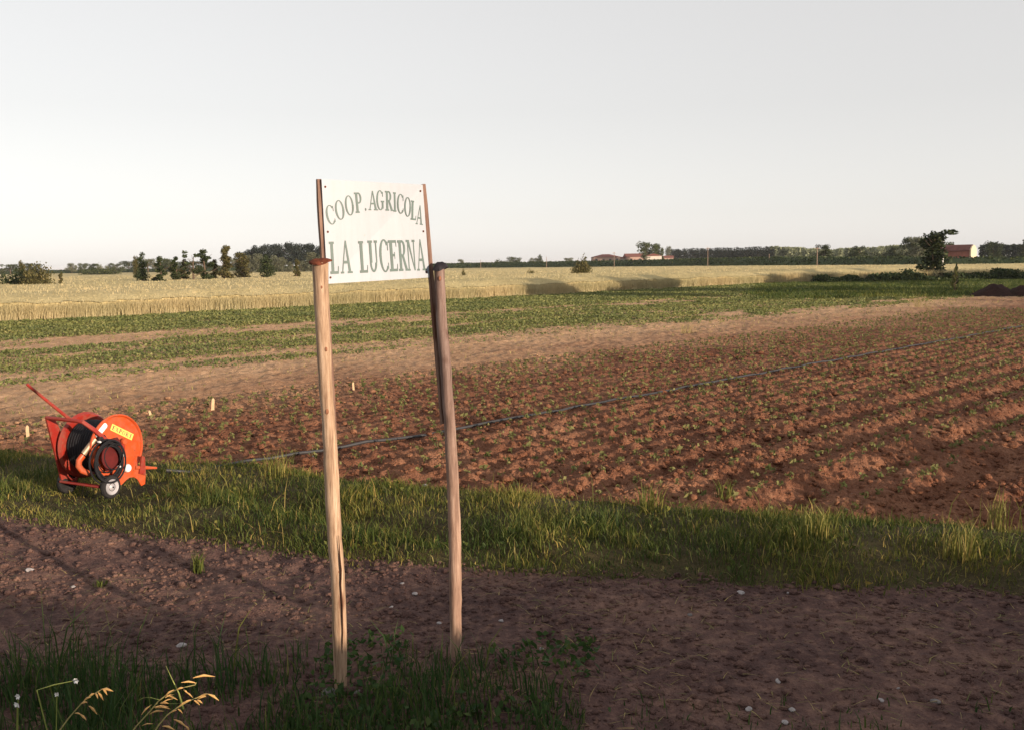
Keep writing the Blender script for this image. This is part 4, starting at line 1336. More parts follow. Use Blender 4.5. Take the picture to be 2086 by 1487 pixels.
# ------------------------------------------------------------------ buildings and poles far away
def house(name, px0, px1, depth, ridge_py, eave_py, deep, rot, wall, roof, label, hip=False, windows=0):
    x0 = at_y(px0, 520, depth).x; x1 = at_y(px1, 520, depth).x
    zr = at_y((px0 + px1) / 2, ridge_py, depth).z; ze = at_y((px0 + px1) / 2, eave_py, depth).z
    L = abs(x1 - x0)
    t = empty(name, ((x0 + x1) / 2, depth + deep / 2, 0), rot); tag(t, label, 'building')
    MB().box((0, 0, ze / 2), (L, deep, ze)).build('wall', wall, t)
    hl, hd = L / 2 + 0.35, deep / 2 + 0.35
    rl = hl if not hip else hl - deep * 0.5
    vs = [(-hl, -hd, ze + 0.01), (hl, -hd, ze + 0.01), (hl, hd, ze + 0.01), (-hl, hd, ze + 0.01), (-rl, 0, zr), (rl, 0, zr)]
    MB().poly(vs, [(0, 1, 5, 4), (2, 3, 4, 5), (1, 2, 5), (3, 0, 4), (3, 2, 1, 0)]).build('roof', roof, t)
    for k in range(windows):
        MB().box((-L / 2 + L * (k + 0.5) / windows, -deep / 2 - 0.02, ze * 0.72), (0.9, 0.1, 1.0)).build('window', M['window'], t)
    return t


house('farm_shed', 1208, 1264, 385, 518.5, 524.5, 9, 0.0, M['wall_pink'], M['roof'], 'long low pink farm shed with a red hipped roof, left of the trees', hip=True, windows=4)
house('farm_shed', 1276, 1312, 388, 517, 524, 8, 0.05, M['wall_pink'], M['roof'], 'red roofed farm shed partly behind the large round tree', windows=2)
house('farm_annex', 1262, 1278, 392, 524, 527, 5, 0.0, M['wall_white'], M['roof'], 'low pale annex between the two red roofed farm sheds')
hs = house('farm_house', 1327, 1341, 366, 517, 522, 6, 0.0, M['wall_white'], M['roof'], 'small pale gabled house right of the large round tree')
hs.rotation_euler.z = math.radians(78)
house('farm_annex', 1353, 1372, 400, 521.5, 526, 5, 0.0, M['wall_pink'], M['roof'], 'small pink hut left of the poplar plantation')
# barn on the right: long side in shade, gable towards the sun
bd = 232.0
bx = at_y(1984, 510, bd).x
barn = empty('barn', (bx, bd, 0), math.radians(47)); tag(barn, 'old barn with dark red roof and bright cream gable wall on the right', 'building')
zr = at_y(1990, 499.5, bd).z; ze = at_y(1990, 509, bd).z
W2 = 2.15; LB = 8.0
mb = MB()
mb.box((-0.0, LB / 2, ze / 2), (2 * W2 - 0.1, LB - 0.5, ze)); mb.build('wall', M['brick_red'], barn)
gv = [(-W2, 0, 0), (W2, 0, 0), (W2, 0, ze), (W2 * 0.55, 0, ze + (zr - ze) * 0.7), (0, 0, zr), (-W2 * 0.55, 0, ze + (zr - ze) * 0.7), (-W2, 0, ze)]
mb = MB(); n = len(gv)
mb.poly(gv + [(a, 0.3, c) for a, b_, c in gv], [tuple(range(n))] + [tuple(range(2 * n - 1, n - 1, -1))] + [((i + 1) % n, i, n + i, n + (i + 1) % n) for i in range(n)])
mb.build('gable_wall', M['wall_cream'], barn)
ro = [(-W2 - .3, ze - .15), (-W2 * 0.55, ze + (zr - ze) * 0.72), (0, zr + .12), (W2 * 0.55, ze + (zr - ze) * 0.72), (W2 + .3, ze - .15)]
mb = MB()
for i in range(4):
    (a, za), (c, zc) = ro[i], ro[i + 1]
    mb.poly([(a, .32, za), (c, .32, zc), (c, LB + .2, zc), (a, LB + .2, za), (a, .32, za - .15), (c, .32, zc - .15), (c, LB + .2, zc - .15), (a, LB + .2, za - .15)],
            [(0, 1, 2, 3), (7, 6, 5, 4), (0, 4, 5, 1), (1, 5, 6, 2), (2, 6, 7, 3), (3, 7, 4, 0)])
mb.build('roof', M['roof_dark'], barn)
MB().box((-W2 - .6, LB * 0.22, 1.0), (1.2, 1.6, 2.0)).build('lean_to', M['brick_red'], barn)


def pole(px, top, d, label, mat='pole', w=0.10, arm=True):
    p = at_y(px, top, d)
    t = empty('utility_pole', (p.x, p.y, 0)); tag(t, label, 'pole', 'poles along the dike')
    MB().tube([(0, 0, 0), (0, 0, p.z)], [w, w * 0.75], 7).build('shaft', M[mat], t)
    if arm:
        MB().box((0, 0, p.z - 0.35), (1.0, 0.12, 0.12)).build('crossarm', M[mat], t)
        for s in (-0.42, 0.42):
            MB().tube([(s, 0, p.z - 0.29), (s, 0, p.z - 0.12)], 0.05, 6).build('insulator', M['white'], t)


pole(979, 530, 345, 'leftmost wooden pole in front of the dike', arm=False)
pole(1113, 524, 320, 'wooden pole in front of the dike, second from left', arm=False)
pole(1251, 514, 288, 'wooden pole standing before the red roofed shed')
pole(1442, 504, 250, 'tall wooden pole in front of the poplar plantation')
pole(1665, 504, 205, 'wooden pole in front of the pale poplar wood')
pole(1567, 518, 240, 'short pole on the dike at the plantation end', arm=False)
pole(1922, 487, 150, 'pale pole just right of the big ragged tree', 'pole_white', 0.13, arm=False)


# ------------------------------------------------------------------ letters
def glyph(ch):
    """serif capital in a unit-high box: list of outlines, and its width"""
    T, t, sf = 0.175, 0.085, 0.075
    R = lambda x0, y0, x1, y1: [(x0, y0), (x1, y0), (x1, y1), (x0, y1)]

    def arc(cx, cy, rx, ry, Tx, Ty, a0, a1, n=18):
        out = []
        for k in range(n):
            p = math.radians(a0 + (a1 - a0) * k / n); q = math.radians(a0 + (a1 - a0) * (k + 1) / n)
            o = lambda a: (cx + rx * math.cos(a), cy + ry * math.sin(a))
            i = lambda a: (cx + (rx - Tx) * math.cos(a), cy + (ry - Ty) * math.sin(a))
            out.append([i(p), o(p), o(q), i(q)])
        return out
    if ch == 'I':
        return [R(.11, 0, .11 + T, 1), R(.03, 0, .335, sf), R(.03, 1 - sf, .335, 1)], .37
    if ch == 'L':
        return [R(.10, 0, .10 + T, 1), R(.02, 0, .52, t), R(.02, 1 - sf, .33, 1), [(.47, 0), (.54, 0), (.56, .24), (.53, .24)]], .58
    if ch == 'E':
        return [R(.10, 0, .10 + T, 1), R(.02, 0, .52, t), R(.02, 1 - t, .51, 1), R(.1, .48, .40, .48 + t), [(.47, 0), (.54, 0), (.56, .24), (.53, .24)], [(.48, 1), (.51, .78), (.535, .78), (.53, 1)], R(.385, .40, .415, .62)], .58
    if ch == 'A':
        return [[(.05, 0), (.115, 0), (.37, .92), (.335, 1)], [(.50, 0), (.66, 0), (.41, 1), (.33, 1)], R(.16, .30, .52, .30 + t), R(-.02, 0, .19, sf * .8), R(.42, 0, .74, sf * .8)], .72
    if ch == 'N':
        return [R(.09, 0, .09 + t, 1), R(.58, 0, .58 + t, 1), [(.09, 1), (.25, 1), (.635, 0), (.575, 0)], R(0, 0, .24, sf * .8), R(-.01, 1 - sf, .17, 1), R(.49, 1 - sf, .73, 1)], .73
    if ch == 'U':
        return [R(.10, .3, .10 + T, 1), R(.55, .3, .55 + t, 1), R(.02, 1 - sf, .33, 1), R(.47, 1 - sf, .70, 1)] + arc(.352, .30, .253, .30, .12, .075, 180, 360), .70
    if ch == 'C':
        return arc(.36, .5, .34, .51, .14, .05, 42, 318) + [R(.575, .66, .61, .93), R(.58, .10, .605, .28)], .66
    if ch == 'G':
        return arc(.36, .5, .34, .51, .14, .05, 42, 312) + [R(.575, .68, .61, .93), R(.50, .08, .63, .42), R(.42, .40, .70, .40 + sf)], .72
    if ch == 'O':
        return arc(.37, .5, .35, .51, .14, .05, 0, 360, 26), .74
    if ch == 'P':
        return [R(.10, 0, .10 + T, 1), R(.02, 0, .34, sf), R(.02, 1 - t, .33, 1), R(.12, .45, .33, .45 + t)] + arc(.33, .725, .24, .275, .13, .055, -90, 90), .60
    if ch == 'R':
        return [R(.10, 0, .10 + T, 1), R(.02, 0, .34, sf), R(.02, 1 - t, .33, 1), R(.12, .47, .33, .47 + t), [(.30, .48), (.44, .50), (.70, 0), (.53, 0)], R(.5, 0, .76, sf * .8)] + arc(.33, .735, .24, .265, .13, .055, -90, 90), .72
    if ch == 'X':
        return [[(.04, 0), (.11, 0), (.58, 1), (.51, 1)], [(.04, 1), (.22, 1), (.63, 0), (.45, 0)]], .66
    if ch == 'T':
        return [R(.24, 0, .24 + T, 1), R(.02, 1 - t, .60, 1), R(.14, 0, .48, sf)], .62
    if ch == '.':
        return arc(.12, .07, .07, .07, .065, .065, 0, 360, 10), .24
    return [], .3


def letter(ch, frame, cx, cy, w, h, rot, mat, parent, name='letter', thick=0.0012):
    outs, gw = glyph(ch)
    ca, sa = math.cos(rot), math.sin(rot)
    mb = MB()
    for i, o in enumerate(outs):
        pts = []
        for x, y in o:
            lx = (x / gw - 0.5) * w; ly = (y - 0.5) * h
            pts.append((cx + lx * ca - ly * sa, cy + lx * sa + ly * ca))
        ar = sum(pts[k][0] * pts[(k + 1) % len(pts)][1] - pts[(k + 1) % len(pts)][0] * pts[k][1] for k in range(len(pts)))
        if ar < 0: pts = pts[::-1]
        mb.prism(pts, 0.0004, thick + 0.00006 * i, frame)
    return mb.build(name, mat, parent)


# ------------------------------------------------------------------ the sign
def build_sign():
    bl = G(694, 1402); br = G(929, 1338)
    mid = (bl + br) / 2
    root = empty('farm_sign', (mid.x, mid.y, 0))
    tag(root, 'white board reading COOP. AGRICOLA LA LUCERNA between two rough wooden posts', 'sign')
    o = Vector((mid.x, mid.y, 0))

    def post(path, Y, lab, mat, seed):
        rng = random.Random(seed)
        base = path[0]
        pts = []; rad = []
        N = 34
        pys = [p[1] for p in path]
        for k in range(N + 1):
            py = path[0][1] + (path[-1][1] - path[0][1]) * k / N
            px = np.interp(-py, [-q for q in pys], [p[0] for p in path])
            wpx = np.interp(-py, [-q for q in pys], [p[2] for p in path])
            p = at_y(px, py, Y)
            pts.append(p - o + Vector((0, rng.uniform(-.003, .003), 0)) + Vector((rng.uniform(-.0015, .0015), 0, 0)))
            rad.append(wpx * 0.5 * Y / FPX * (1 + rng.uniform(-.045, .045)))
        pts.insert(0, pts[0] + Vector((0, 0, -0.25)) + (pts[0] - pts[5]) * 0.02); rad.insert(0, rad[0])
        ob = MB().tube(pts, rad, 14).build('post', M[mat], root, smooth=True)
        ob['label'] = lab
        return pts, rad

    yl, yr = bl.y, br.y
    pl, rl = post([(694, 1402, 27), (692, 1300, 30), (689, 1190, 28), (682, 1100, 30), (677, 1010, 30), (671, 880, 28), (664, 800, 28), (659, 700, 28), (654, 600, 30), (652, 536, 32)], yl, 'left post, pale and round with a long crack', 'post', 3)
    pr, rr = post([(929, 1338, 24), (928, 1230, 26), (927, 1100, 26), (921, 950, 26), (915, 850, 24), (907, 740, 23), (901, 675, 23), (897, 600, 22), (895, 549, 22)], yr, 'right post, weathered and darker in its upper half', 'post_grey', 4)
    # crack and knots
    mb = MB()
    cr = [(690, 1090), (692, 1130), (695, 1160), (694, 1190), (697, 1230), (698, 1290), (697, 1330)]
    mb.tube([at_y(a, b, yl - 0.041) - o for a, b in cr], [0.0015, .004, .005, .0045, .005, .004, .0015], 5)
    mb.build('crack', M['crack'], root)
    for (px, py, yy, r, s) in [(687, 1192, yl, .012, 1), (648, 572, yl, .009, 1), (655, 585, yl, .010, 1), (664, 712, yl, .010, 1), (666, 838, yl, .012, 1), (690, 1165, yl, .006, 1), (896, 568, yr, .011, 1)]:
        p = at_y(px, py, yy - 0.040) - o
        mb = MB(); mb.lathe([(-.004, r * .3), (-.002, r), (.012, r * .9)], 10, 'Z')
        k = mb.build('knot', M['knot'], root); k.location = p + Vector((0, 0.007, 0)); k.rotation_euler = (math.radians(-90), 0, math.radians(20)); k.scale = (0.7, 1.3, 1)

    # caps
    def cap(px, py, Y, wpx, mat, lab, hgt, seed, tilt):
        rng = random.Random(seed)
        c = at_y(px, py, Y) - o
        R = wpx * 0.5 * Y / FPX
        n = 20; vs = []; fs = []
        rings = [(0.0, hgt), (0.35, hgt * 0.95), (0.7, hgt * 0.6), (1.0, 0.0), (1.02, -0.008), (0.75, hgt * .4 - .008)]
        for j, (rr_, z) in enumerate(rings):
            for k in range(n):
                a = 2 * math.pi * k / n
                w = 1 + (0.16 * math.sin(3 * a + seed) + 0.08 * math.sin(7 * a)) * rr_
                zz = z + rr_ * (0.010 * math.sin(2 * a + seed) + tilt * math.cos(a) * 0.012)
                vs.append((c.x + R * rr_ * w * math.cos(a), c.y + R * rr_ * w * math.sin(a), c.z + zz))
        for j in range(len(rings) - 1):
            for k in range(n):
                k2 = (k + 1) % n
                fs.append((j * n + k, j * n + k2, (j + 1) * n + k2, (j + 1) * n + k))
        ob = MB().poly(vs, fs).build('cap', mat, root, smooth=True); ob['label'] = lab
    cap(650, 535, yl, 43, M['rust'], 'flat rusty plate on the left post', 0.020, 1, 0.3)
    cap(896, 547, yr, 29, M['rust_dark'], 'dark crumpled iron cap on the right post', 0.036, 2, 0.2)

    # laths behind the posts
    def lath(path, Y, w, lab, yaw):
        pts = [at_y(a, b, Y) - o for a, b in path]
        d = (pts[-1] - pts[0]); L = d.length
        z = d.normalized(); x = Vector((math.cos(yaw), math.sin(yaw), 0)); x = (x - z * x.dot(z)).normalized(); y = z.cross(x)
        rng = random.Random(len(lab)); n = 12
        vs = []; fs = []
        for k in range(n + 1):
            t = k / n
            p = pts[0] + d * t + x * rng.uniform(-.0015, .0015)
            ww = w * (1 if k < n else 0.75)
            for sx, sy in ((-1, -1), (1, -1), (1, 1), (-1, 1)):
                vs.append(p + x * sx * ww / 2 + y * sy * ww * 0.5)
        for k in range(n):
            for j in range(4):
                j2 = (j + 1) % 4
                fs.append((k * 4 + j, k * 4 + j2, k * 4 + 4 + j2, k * 4 + 4 + j))
        fs += [(3, 2, 1, 0), (n * 4, n * 4 + 1, n * 4 + 2, n * 4 + 3)]
        ob = MB().poly(vs, fs).build('lath', M['lath'], root); ob['label'] = lab
    yaw = math.atan2(br.y - bl.y, br.x - bl.x)
    lath([(681, 900), (669, 660), (659.5, 530), (649.5, 366)], yl + 0.055, 0.029, 'left lath carrying the board', yaw)
    lath([(903, 862), (891, 690), (879.5, 545), (862, 376)], yr + 0.045, 0.026, 'right lath carrying the board', yaw)

    # board
    # four corners in space: the board hangs between the laths, turned to the right
    TL = at_y(655, 366, yl + 0.035); BL = at_y(667, 579, yl + 0.035)
    TR = at_y(861, 377, yr + 0.025); BR = at_y(875, 566, yr + 0.025)
    TL, BL, TR, BR = [p - o for p in (TL, BL, TR, BR)]
    nrm = (BR - BL).cross(TL - BL).normalized()      # towards the camera side
    if nrm.y > 0: nrm = -nrm

    def fr(s, t, d):
        p = BL * (1 - s) * (1 - t) + BR * s * (1 - t) + TL * (1 - s) * t + TR * s * t
        return p + nrm * d
    MB().prism([(0, 0), (1, 0), (1, 1), (0, 1)], -0.006, 0.0, fr).build('board', M['board'], root)

    for s_, t_ in ((0.03, 0.06), (0.03, 0.5), (0.03, 0.93), (0.97, 0.06), (0.97, 0.5), (0.97, 0.93)):
        sc_ = MB()
        sc_.prism([(0.006 * math.cos(a * math.pi / 4), 0.006 * math.sin(a * math.pi / 4)) for a in range(8)], 0.0005, 0.0035,
                  lambda a, b, d: fr(s_ + a / 0.7, t_ + b / 0.55, d))
        sc_.build('screw', M['rust'], root)
    # lettering, placed in the board's own coordinates
    A = np.array([(395, 195), (1440, 235), (460, 1300), (1540, 1220)], float)

    def st(cx, cy):
        # invert the bilinear map of the photographed corners
        s, t = 0.5, 0.5
        for _ in range(12):
            P = lambda s, t: A[2] * (1 - s) * (1 - t) + A[3] * s * (1 - t) + A[0] * (1 - s) * t + A[1] * s * t
            e = np.array((cx, cy)) - P(s, t)
            J = np.stack([P(s + 1e-3, t) - P(s, t), P(s, t + 1e-3) - P(s, t)], 1) / 1e-3
            d = np.linalg.solve(J, e); s += d[0]; t += d[1]
        return s, t
    l1 = [('C', 483, 567, 92, 205, 14), ('O', 574, 514, 96, 205, 10), ('O', 670, 465, 92, 208, 7), ('P', 760, 435, 78, 215, 4), ('.', 829, 512, 26, 215, 0), ('A', 908, 410, 92, 205, 0), ('G', 985, 405, 84, 208, -2), ('R', 1078, 412, 84, 208, -3), ('I', 1139, 422, 36, 205, -4), ('C', 1200, 440, 76, 208, -6), ('O', 1280, 472, 76, 205, -8), ('L', 1345, 508, 64, 205, -10), ('A', 1413, 556, 74, 205, -12)]
    l2 = [('L', 522, 1022, 92, 345, 0), ('A', 642, 1012, 112, 350, 0), ('L', 818, 1010, 92, 340, 0), ('U', 920, 1002, 100, 340, 0), ('C', 1036, 994, 104, 350, 0), ('E', 1132, 994, 96, 335, 0), ('R', 1236, 990, 106, 330, 0), ('N', 1328, 985, 96, 330, 0), ('A', 1436, 980, 98, 335, 0)]
    for ch, cx, cy, w, h, r in l1 + l2:
        s, t = st(cx, cy)
        if ch == '.':
            s, t = st(cx, cy - 100)
        s1, _ = st(cx + w / 2, cy); s0, _ = st(cx - w / 2, cy)
        _, t1 = st(cx, cy - h / 2); _, t0 = st(cx, cy + h / 2)
        W = (TR - TL).length; H = (TL - BL).length

        def fr2(a, b, d, s=s, t=t):
            return fr(s + a / W, t + b / H, d)
        letter(ch, fr2, 0, 0, (s1 - s0) * W, (t1 - t0) * H, math.radians(r * 0.6), M['letter'], root, 'letter')
    return yl, yr


build_sign()


# ------------------------------------------------------------------ hose reel machine
def build_reel():
    b = G(215, 1004, 0.05)
    rot = math.radians(-24.0)
    zb = hz(b.x, b.y) - 0.02
    # the origin is on the ground below the drum
    root = empty('hose_reel', (b.x - 0.06, b.y + 0.10, 0.055), rot)
    root.scale = (0.74, 0.97, 0.97)
    tag(root, 'orange irrigation hose reel on two small wheels at the edge of the grass', 'hose reel')
    OR, RD = M['orange'], M['red']
    zc = 0.50
    # flanges: pressed discs with a rolled rim
    def flange(x, s, lab, mt):
        pr = [(x - s * .012, 0.0), (x - s * .012, .29), (x - s * .028, .315), (x - s * .028, .345), (x, .358), (x + s * .014, .366), (x + s * .030, .362), (x + s * .033, .352), (x + s * .020, .343), (x + s * .006, .338), (x + s * .004, .30), (x + s * .012, .27), (x + s * .012, 0.0)]
        ob = MB().lathe(pr, 48, 'X', (0, 0, zc)).build('flange', mt, root, smooth=True); ob['label'] = lab
        return ob
    fl = flange(.29, 1, 'right flange, bright orange disc with stickers', OR)
    flange(-.29, -1, 'left flange, seen from its inner side', RD)  # red in place of orange puts this disc's shade into its colour
    # wound hose
    pr = [(-.262, .10)]
    for k in range(11):
        x = -.245 + k * .049
        for a in range(0, 181, 30):
            pr.append((x - .0245 * math.cos(math.radians(a)), .262 + .024 * math.sin(math.radians(a))))
    pr.append((.262, .10))
    MB().lathe(pr, 40, 'X', (0, 0, zc)).build('wound_hose', M['black'], root, smooth=True)
    MB().lathe([(-.40, .045), (.40, .045)], 16, 'X', (0, 0, zc)).build('drum_axle', RD, root, smooth=True)
    # raised panel and ribs on the right flange
    fx = .29 + .012
    def ff(y, z, d):
        return Vector((fx + d, y, z))
    MB().prism([(.02, zc - .26), (.17, zc - .27), (.25, zc - .13), (.27, zc + .02), (.02, zc + .02)], 0.0005, .010, ff).build('flange_panel', OR, fl)
    # stickers
    def bandframe(cy, cz, ang):
        c, s = math.cos(ang), math.sin(ang)
        return lambda u, v, d: Vector((fx + d, cy + u * c - v * s, cz + u * s + v * c))
    f1 = bandframe(.085, zc + .155, math.radians(-30))
    st = MB().prism([(-.165, -.036), (.165, -.036), (.165, .036), (-.165, .036)], .0005, .004, f1).build('sticker', M['yellow'], fl)
    f1b = lambda u, v, d: f1(u, v, d + .004)
    mbt = None
    for i, ch in enumerate('EXPORT'):
        outs, gw = glyph(ch)
        if mbt is None: mbt = MB()
        for j, o in enumerate(outs):
            pts = [(-.150 + i * .0515 + x / gw * .042, -.024 + y * .048) for x, y in o]
            ar = sum(pts[k][0] * pts[(k + 1) % len(pts)][1] - pts[(k + 1) % len(pts)][0] * pts[k][1] for k in range(len(pts)))
            if ar < 0: pts = pts[::-1]
            mbt.prism(pts, .0003, .0012 + .00005 * j, f1b)
    mbt.build('sticker_text', M['ink'], fl)
    f2 = bandframe(-.175, zc + .235, math.radians(38))
    pts = [(-.07, -.030), (.05, -.030), (.066, -.022), (.074, 0), (.066, .022), (.05, .030), (-.07, .030)]
    MB().prism(pts, .0005, .004, f2).build('white_plate', M['white'], fl)
    MB().prism([(-.115, -.026), (-.085, -.026), (-.085, .020), (-.115, .020)], .0005, .006, f2).build('small_plate', M['rim'], fl)
    # frame: left plate, top bar, arm down to the hub
    mb = MB()
    mb.poly([(-.40, -.44, .87), (-.40, -.33, .84), (-.40, -.24, .62), (-.40, -.20, .18), (-.40, -.30, .16), (-.37, -.44, .87), (-.37, -.33, .84), (-.37, -.24, .62), (-.37, -.20, .18), (-.37, -.30, .16)],
            [(0, 1, 2, 3, 4), (9, 8, 7, 6, 5), (0, 5, 6, 1), (1, 6, 7, 2), (2, 7, 8, 3), (3, 8, 9, 4), (4, 9, 5, 0)])
    mb.build('side_plate', RD, root)
    MB().tube([(-.40, -.42, .865), (.18, -.42, .855), (.27, -.40, .845), (.345, -.30, .74), (.37, -.16, .60), (.375, -.02, .50)], [.021, .021, .022, .024, .024, .022], 8).build('top_tube', RD, root, smooth=True)
    MB().tube([(.0, -.36, .84), (-.02, -.60, 1.06), (-.03, -.85, 1.29)], [.020, .018, .015], 8).build('tow_bar', RD, root, smooth=True)
    MB().tube([(-.385, -.28, .2), (-.36, -.13, .125), (-.385, .05, .30), (-.385, 0, zc)], .02, 8).build('left_frame', RD, root, smooth=True)
    MB().tube([(-.41, -.20, .11), (.41, -.20, .11)], .017, 8).build('axle', RD, root, smooth=True)
    MB().tube([(-.37, -.32, .15), (.36, -.30, .13)], .014, 8).build('front_bar', RD, root, smooth=True)
    # right chassis plate with arched foot
    def cf(y, z, d):
        return Vector((.365 + d, y, z))
    out = [(-.16, .10), (-.02, .095), (.04, .13), (.10, .15), (.16, .14), (.21, .10), (.255, .02), (.31, .03), (.325, .12), (.30, .21), (.22, .26), (.10, .30), (-.02, .33), (-.12, .27)]
    MB().prism(out, 0, .018, cf).build('chassis_plate', OR, root)
    MB().prism([(.22, .17), (.31, .13), (.31, .34), (.27, .36)], .020, .045, cf).build('foot_bracket', RD, root)
    MB().tube([(.385, .18, .245), (.385, .34, .21), (.385, .49, .175)], [.022, .02, .012], 8).build('rear_arm', OR, root, smooth=True)
    MB().prism([(-.20, .28), (.03, .30), (.05, .50), (-.03, .62), (-.22, .60), (-.27, .42)], -.012, .012, cf).build('gear_plate', M['dark_red'], root)
    MB().lathe([(-.02, .035), (.02, .045), (.05, .04), (.06, .02)], 20, 'X', (.385, -.02, zc)).build('hub', RD, root, smooth=True)
    MB().lathe([(.0, .035), (.02, .04), (.045, .03), (.05, .01)], 14, 'X', (.35, .06, zc + .055)).build('hub_bolt', OR, root, smooth=True)
    # white knobs
    for y, z, r in ((.055, .265, .047), (.0, .43, .030), (-.055, .305, .014), (-.30, .62, .012)):
        MB().lathe([(-.02, r * .6), (0, r * .95), (.02, r), (.04, r * .8), (.05, r * .3)], 16, 'X', (.395, y, z)).build('knob', M['white'], root, smooth=True)
    # valve and red elbow in front of the drum
    MB().tube([(.30, -.27, .64), (.27, -.34, .565), (.245, -.40, .50)], [.035, .037, .034], 10).build('valve', M['brass'], root, smooth=True)
    MB().tube([(.245, -.405, .49), (.225, -.45, .44), (.225, -.46, .385), (.24, -.43, .33), (.28, -.37, .29)], [.034, .036, .036, .034, .03], 10).build('elbow_pipe', OR, root, smooth=True)
    MB().lathe([(-.03, .05), (.03, .055), (.05, .04)], 14, 'X', (.33, -.22, .63)).build('gearbox', M['rust_dark'], root, smooth=True)
    # coil of thin cable hung on the side
    rng = random.Random(9)
    for k in range(8):
        R = .165 + .012 * k if k < 6 else .13 + .03 * (k - 6)
        cy, cz = -.20 + rng.uniform(-.012, .012) + (.03 if k >= 6 else 0), .39 + rng.uniform(-.012, .012) + (.05 if k >= 6 else 0)
        pts = []
        for a in range(0, 361, 12):
            t = math.radians(a)
            pts.append((.43 + .008 * k * (-1) ** k + .010 * math.sin(2 * t + k), cy + R * 0.95 * math.cos(t), cz + R * 1.06 * math.sin(t)))
        MB().tube(pts, .0115 if k < 6 else .007, 6).build('cable_loop', M['black'], root, smooth=True)
    # wheels
    for x, s in ((.42, 1), (-.42, -1)):
        w = empty('wheel', (x, -.20, .115)); w.parent = root
        MB().lathe([(-.035, .075), (-.04, .09), (-.035, .115), (-.015, .126), (.015, .126), (.035, .115), (.04, .09), (.035, .075)], 28).build('tyre', M['tyre'], w, smooth=True)
        pr = [(s * -.02, .086), (s * .036, .088), (s * .048, .080), (s * .040, .066), (s * .034, .040), (s * .044, .026), (s * .052, .016), (s * .052, .0)]
        MB().lathe(pr, 24).build('rim', M['rim'], w, smooth=True)
        MB().lathe([(s * .05, .010), (s * .062, .009)], 10).build('axle_cap', M['rust_dark'], w)


build_reel()


# ------------------------------------------------------------------ hose over the field
def build_hose():
    pts = []
    us = np.arange(5.6, 62, 0.35)
    for u in us:
        v = HOSE_V + 0.035 * float(fbm(np.array([u * 0.25]), np.array([3.0]), 131, 2)[0]) + 0.12 * max(0, (9 - u)) ** 1.2 * 0.25
        x, y = xy(u, v)
        # lies on the lumps: smooth height
        zz = np.mean([hz(x + dx, y + dy) for dx, dy in ((0, 0), (.15, .15), (-.15, -.15))])
        pts.append((x, y, zz + 0.035))
    b = G(322, 966, 0.14)
    pts = [(b.x, b.y + .25, 0.13), (b.x + 0.25, b.y + .35, 0.08)] + pts
    pts = [p for i, p in enumerate(pts) if i < 2 or p[0] > b.x + 0.35]
    o = MB().tube(pts, 0.020, 8).build('irrigation_hose', M['pipe'], None, smooth=True)
    tag(o, 'long black irrigation hose lying straight across the ploughed field', 'hose')


build_hose()


# ------------------------------------------------------------------ stakes
def stake(px, top, base, w, lean, lab):
    b = G(px, base)
    zb = hz(b.x, b.y)
    h = (base - top) * b.y / FPX * 0.85 + 0.01
    W = w * b.y / FPX * 0.72
    ob = empty('wooden_stake', (b.x, b.y, zb)); ob.rotation_euler = (0.05, lean, random.random())
    bpy.data.objects.remove(ob)
    mb = MB()
    hw = W / 2
    vs = [(-hw, -hw * .5, -.08), (hw, -hw * .5, -.08), (hw, hw * .5, -.08), (-hw, hw * .5, -.08), (-hw * .9, -hw * .5, h * .85), (hw * .9, -hw * .5, h * .9), (hw * .9, hw * .5, h * .9), (-hw * .9, hw * .5, h * .85), (-hw * .2, -hw * .3, h), (hw * .3, -hw * .3, h), (hw * .3, hw * .3, h), (-hw * .2, hw * .3, h)]
    fs = [(3, 2, 1, 0)]
    for a in (0, 4):
        for j in range(4):
            j2 = (j + 1) % 4
            fs.append((a + j, a + j2, a + 4 + j2, a + 4 + j))
    fs.append((8, 9, 10, 11))
    o = mb.poly(vs, fs).build('wooden_stake', M['stake'], None, loc=(b.x, b.y, zb))
    o.rotation_euler = (0.04, lean, 0.5)
    tag(o, lab, 'stake', 'wooden marker stakes in the soil')


stake(57, 863, 893, 9, 0.0, 'pale thick stake left of the hose reel')
stake(311, 826, 852, 7, -0.28, 'leaning thin stake just right of the hose reel')
stake(433, 808, 836, 9, 0.08, 'split pale stake standing between the reel and the left post')
stake(720, 779, 796, 6, -0.05, 'small stake seen between the two sign posts')


# ------------------------------------------------------------------ stones
def stone(px, py, wpx, lab, mat='stone', hr=0.6, seed=0):
    b = G(px, py)
    zb = hz(b.x, b.y)
    r = wpx * 0.5 * b.y / FPX
    rng = random.Random(seed + int(px))
    import bmesh
    bm = bmesh.new()
    bmesh.ops.create_icosphere(bm, subdivisions=2, radius=1.0)
    ax = [(Vector((rng.gauss(0, 1), rng.gauss(0, 1), rng.gauss(0, 1))).normalized(), rng.uniform(.55, .9)) for _ in range(7)]
    for v in bm.verts:
        p = v.co.copy()
        for a, d in ax:
            e = p.dot(a) - d
            if e > 0: p -= a * e * 0.85
        v.co = Vector((p.x * r, p.y * r * rng.uniform(.86, .9), p.z * r * hr))
    me = bpy.data.meshes.new('stone'); bm.to_mesh(me); bm.free()
    o = link('stone', me, M[mat], None, (b.x, b.y, zb + r * hr * 0.35), (rng.uniform(-.2, .2), rng.uniform(-.2, .2), rng.uniform(0, 6)))
    tag(o, lab, 'stone', 'stones on the dirt track')


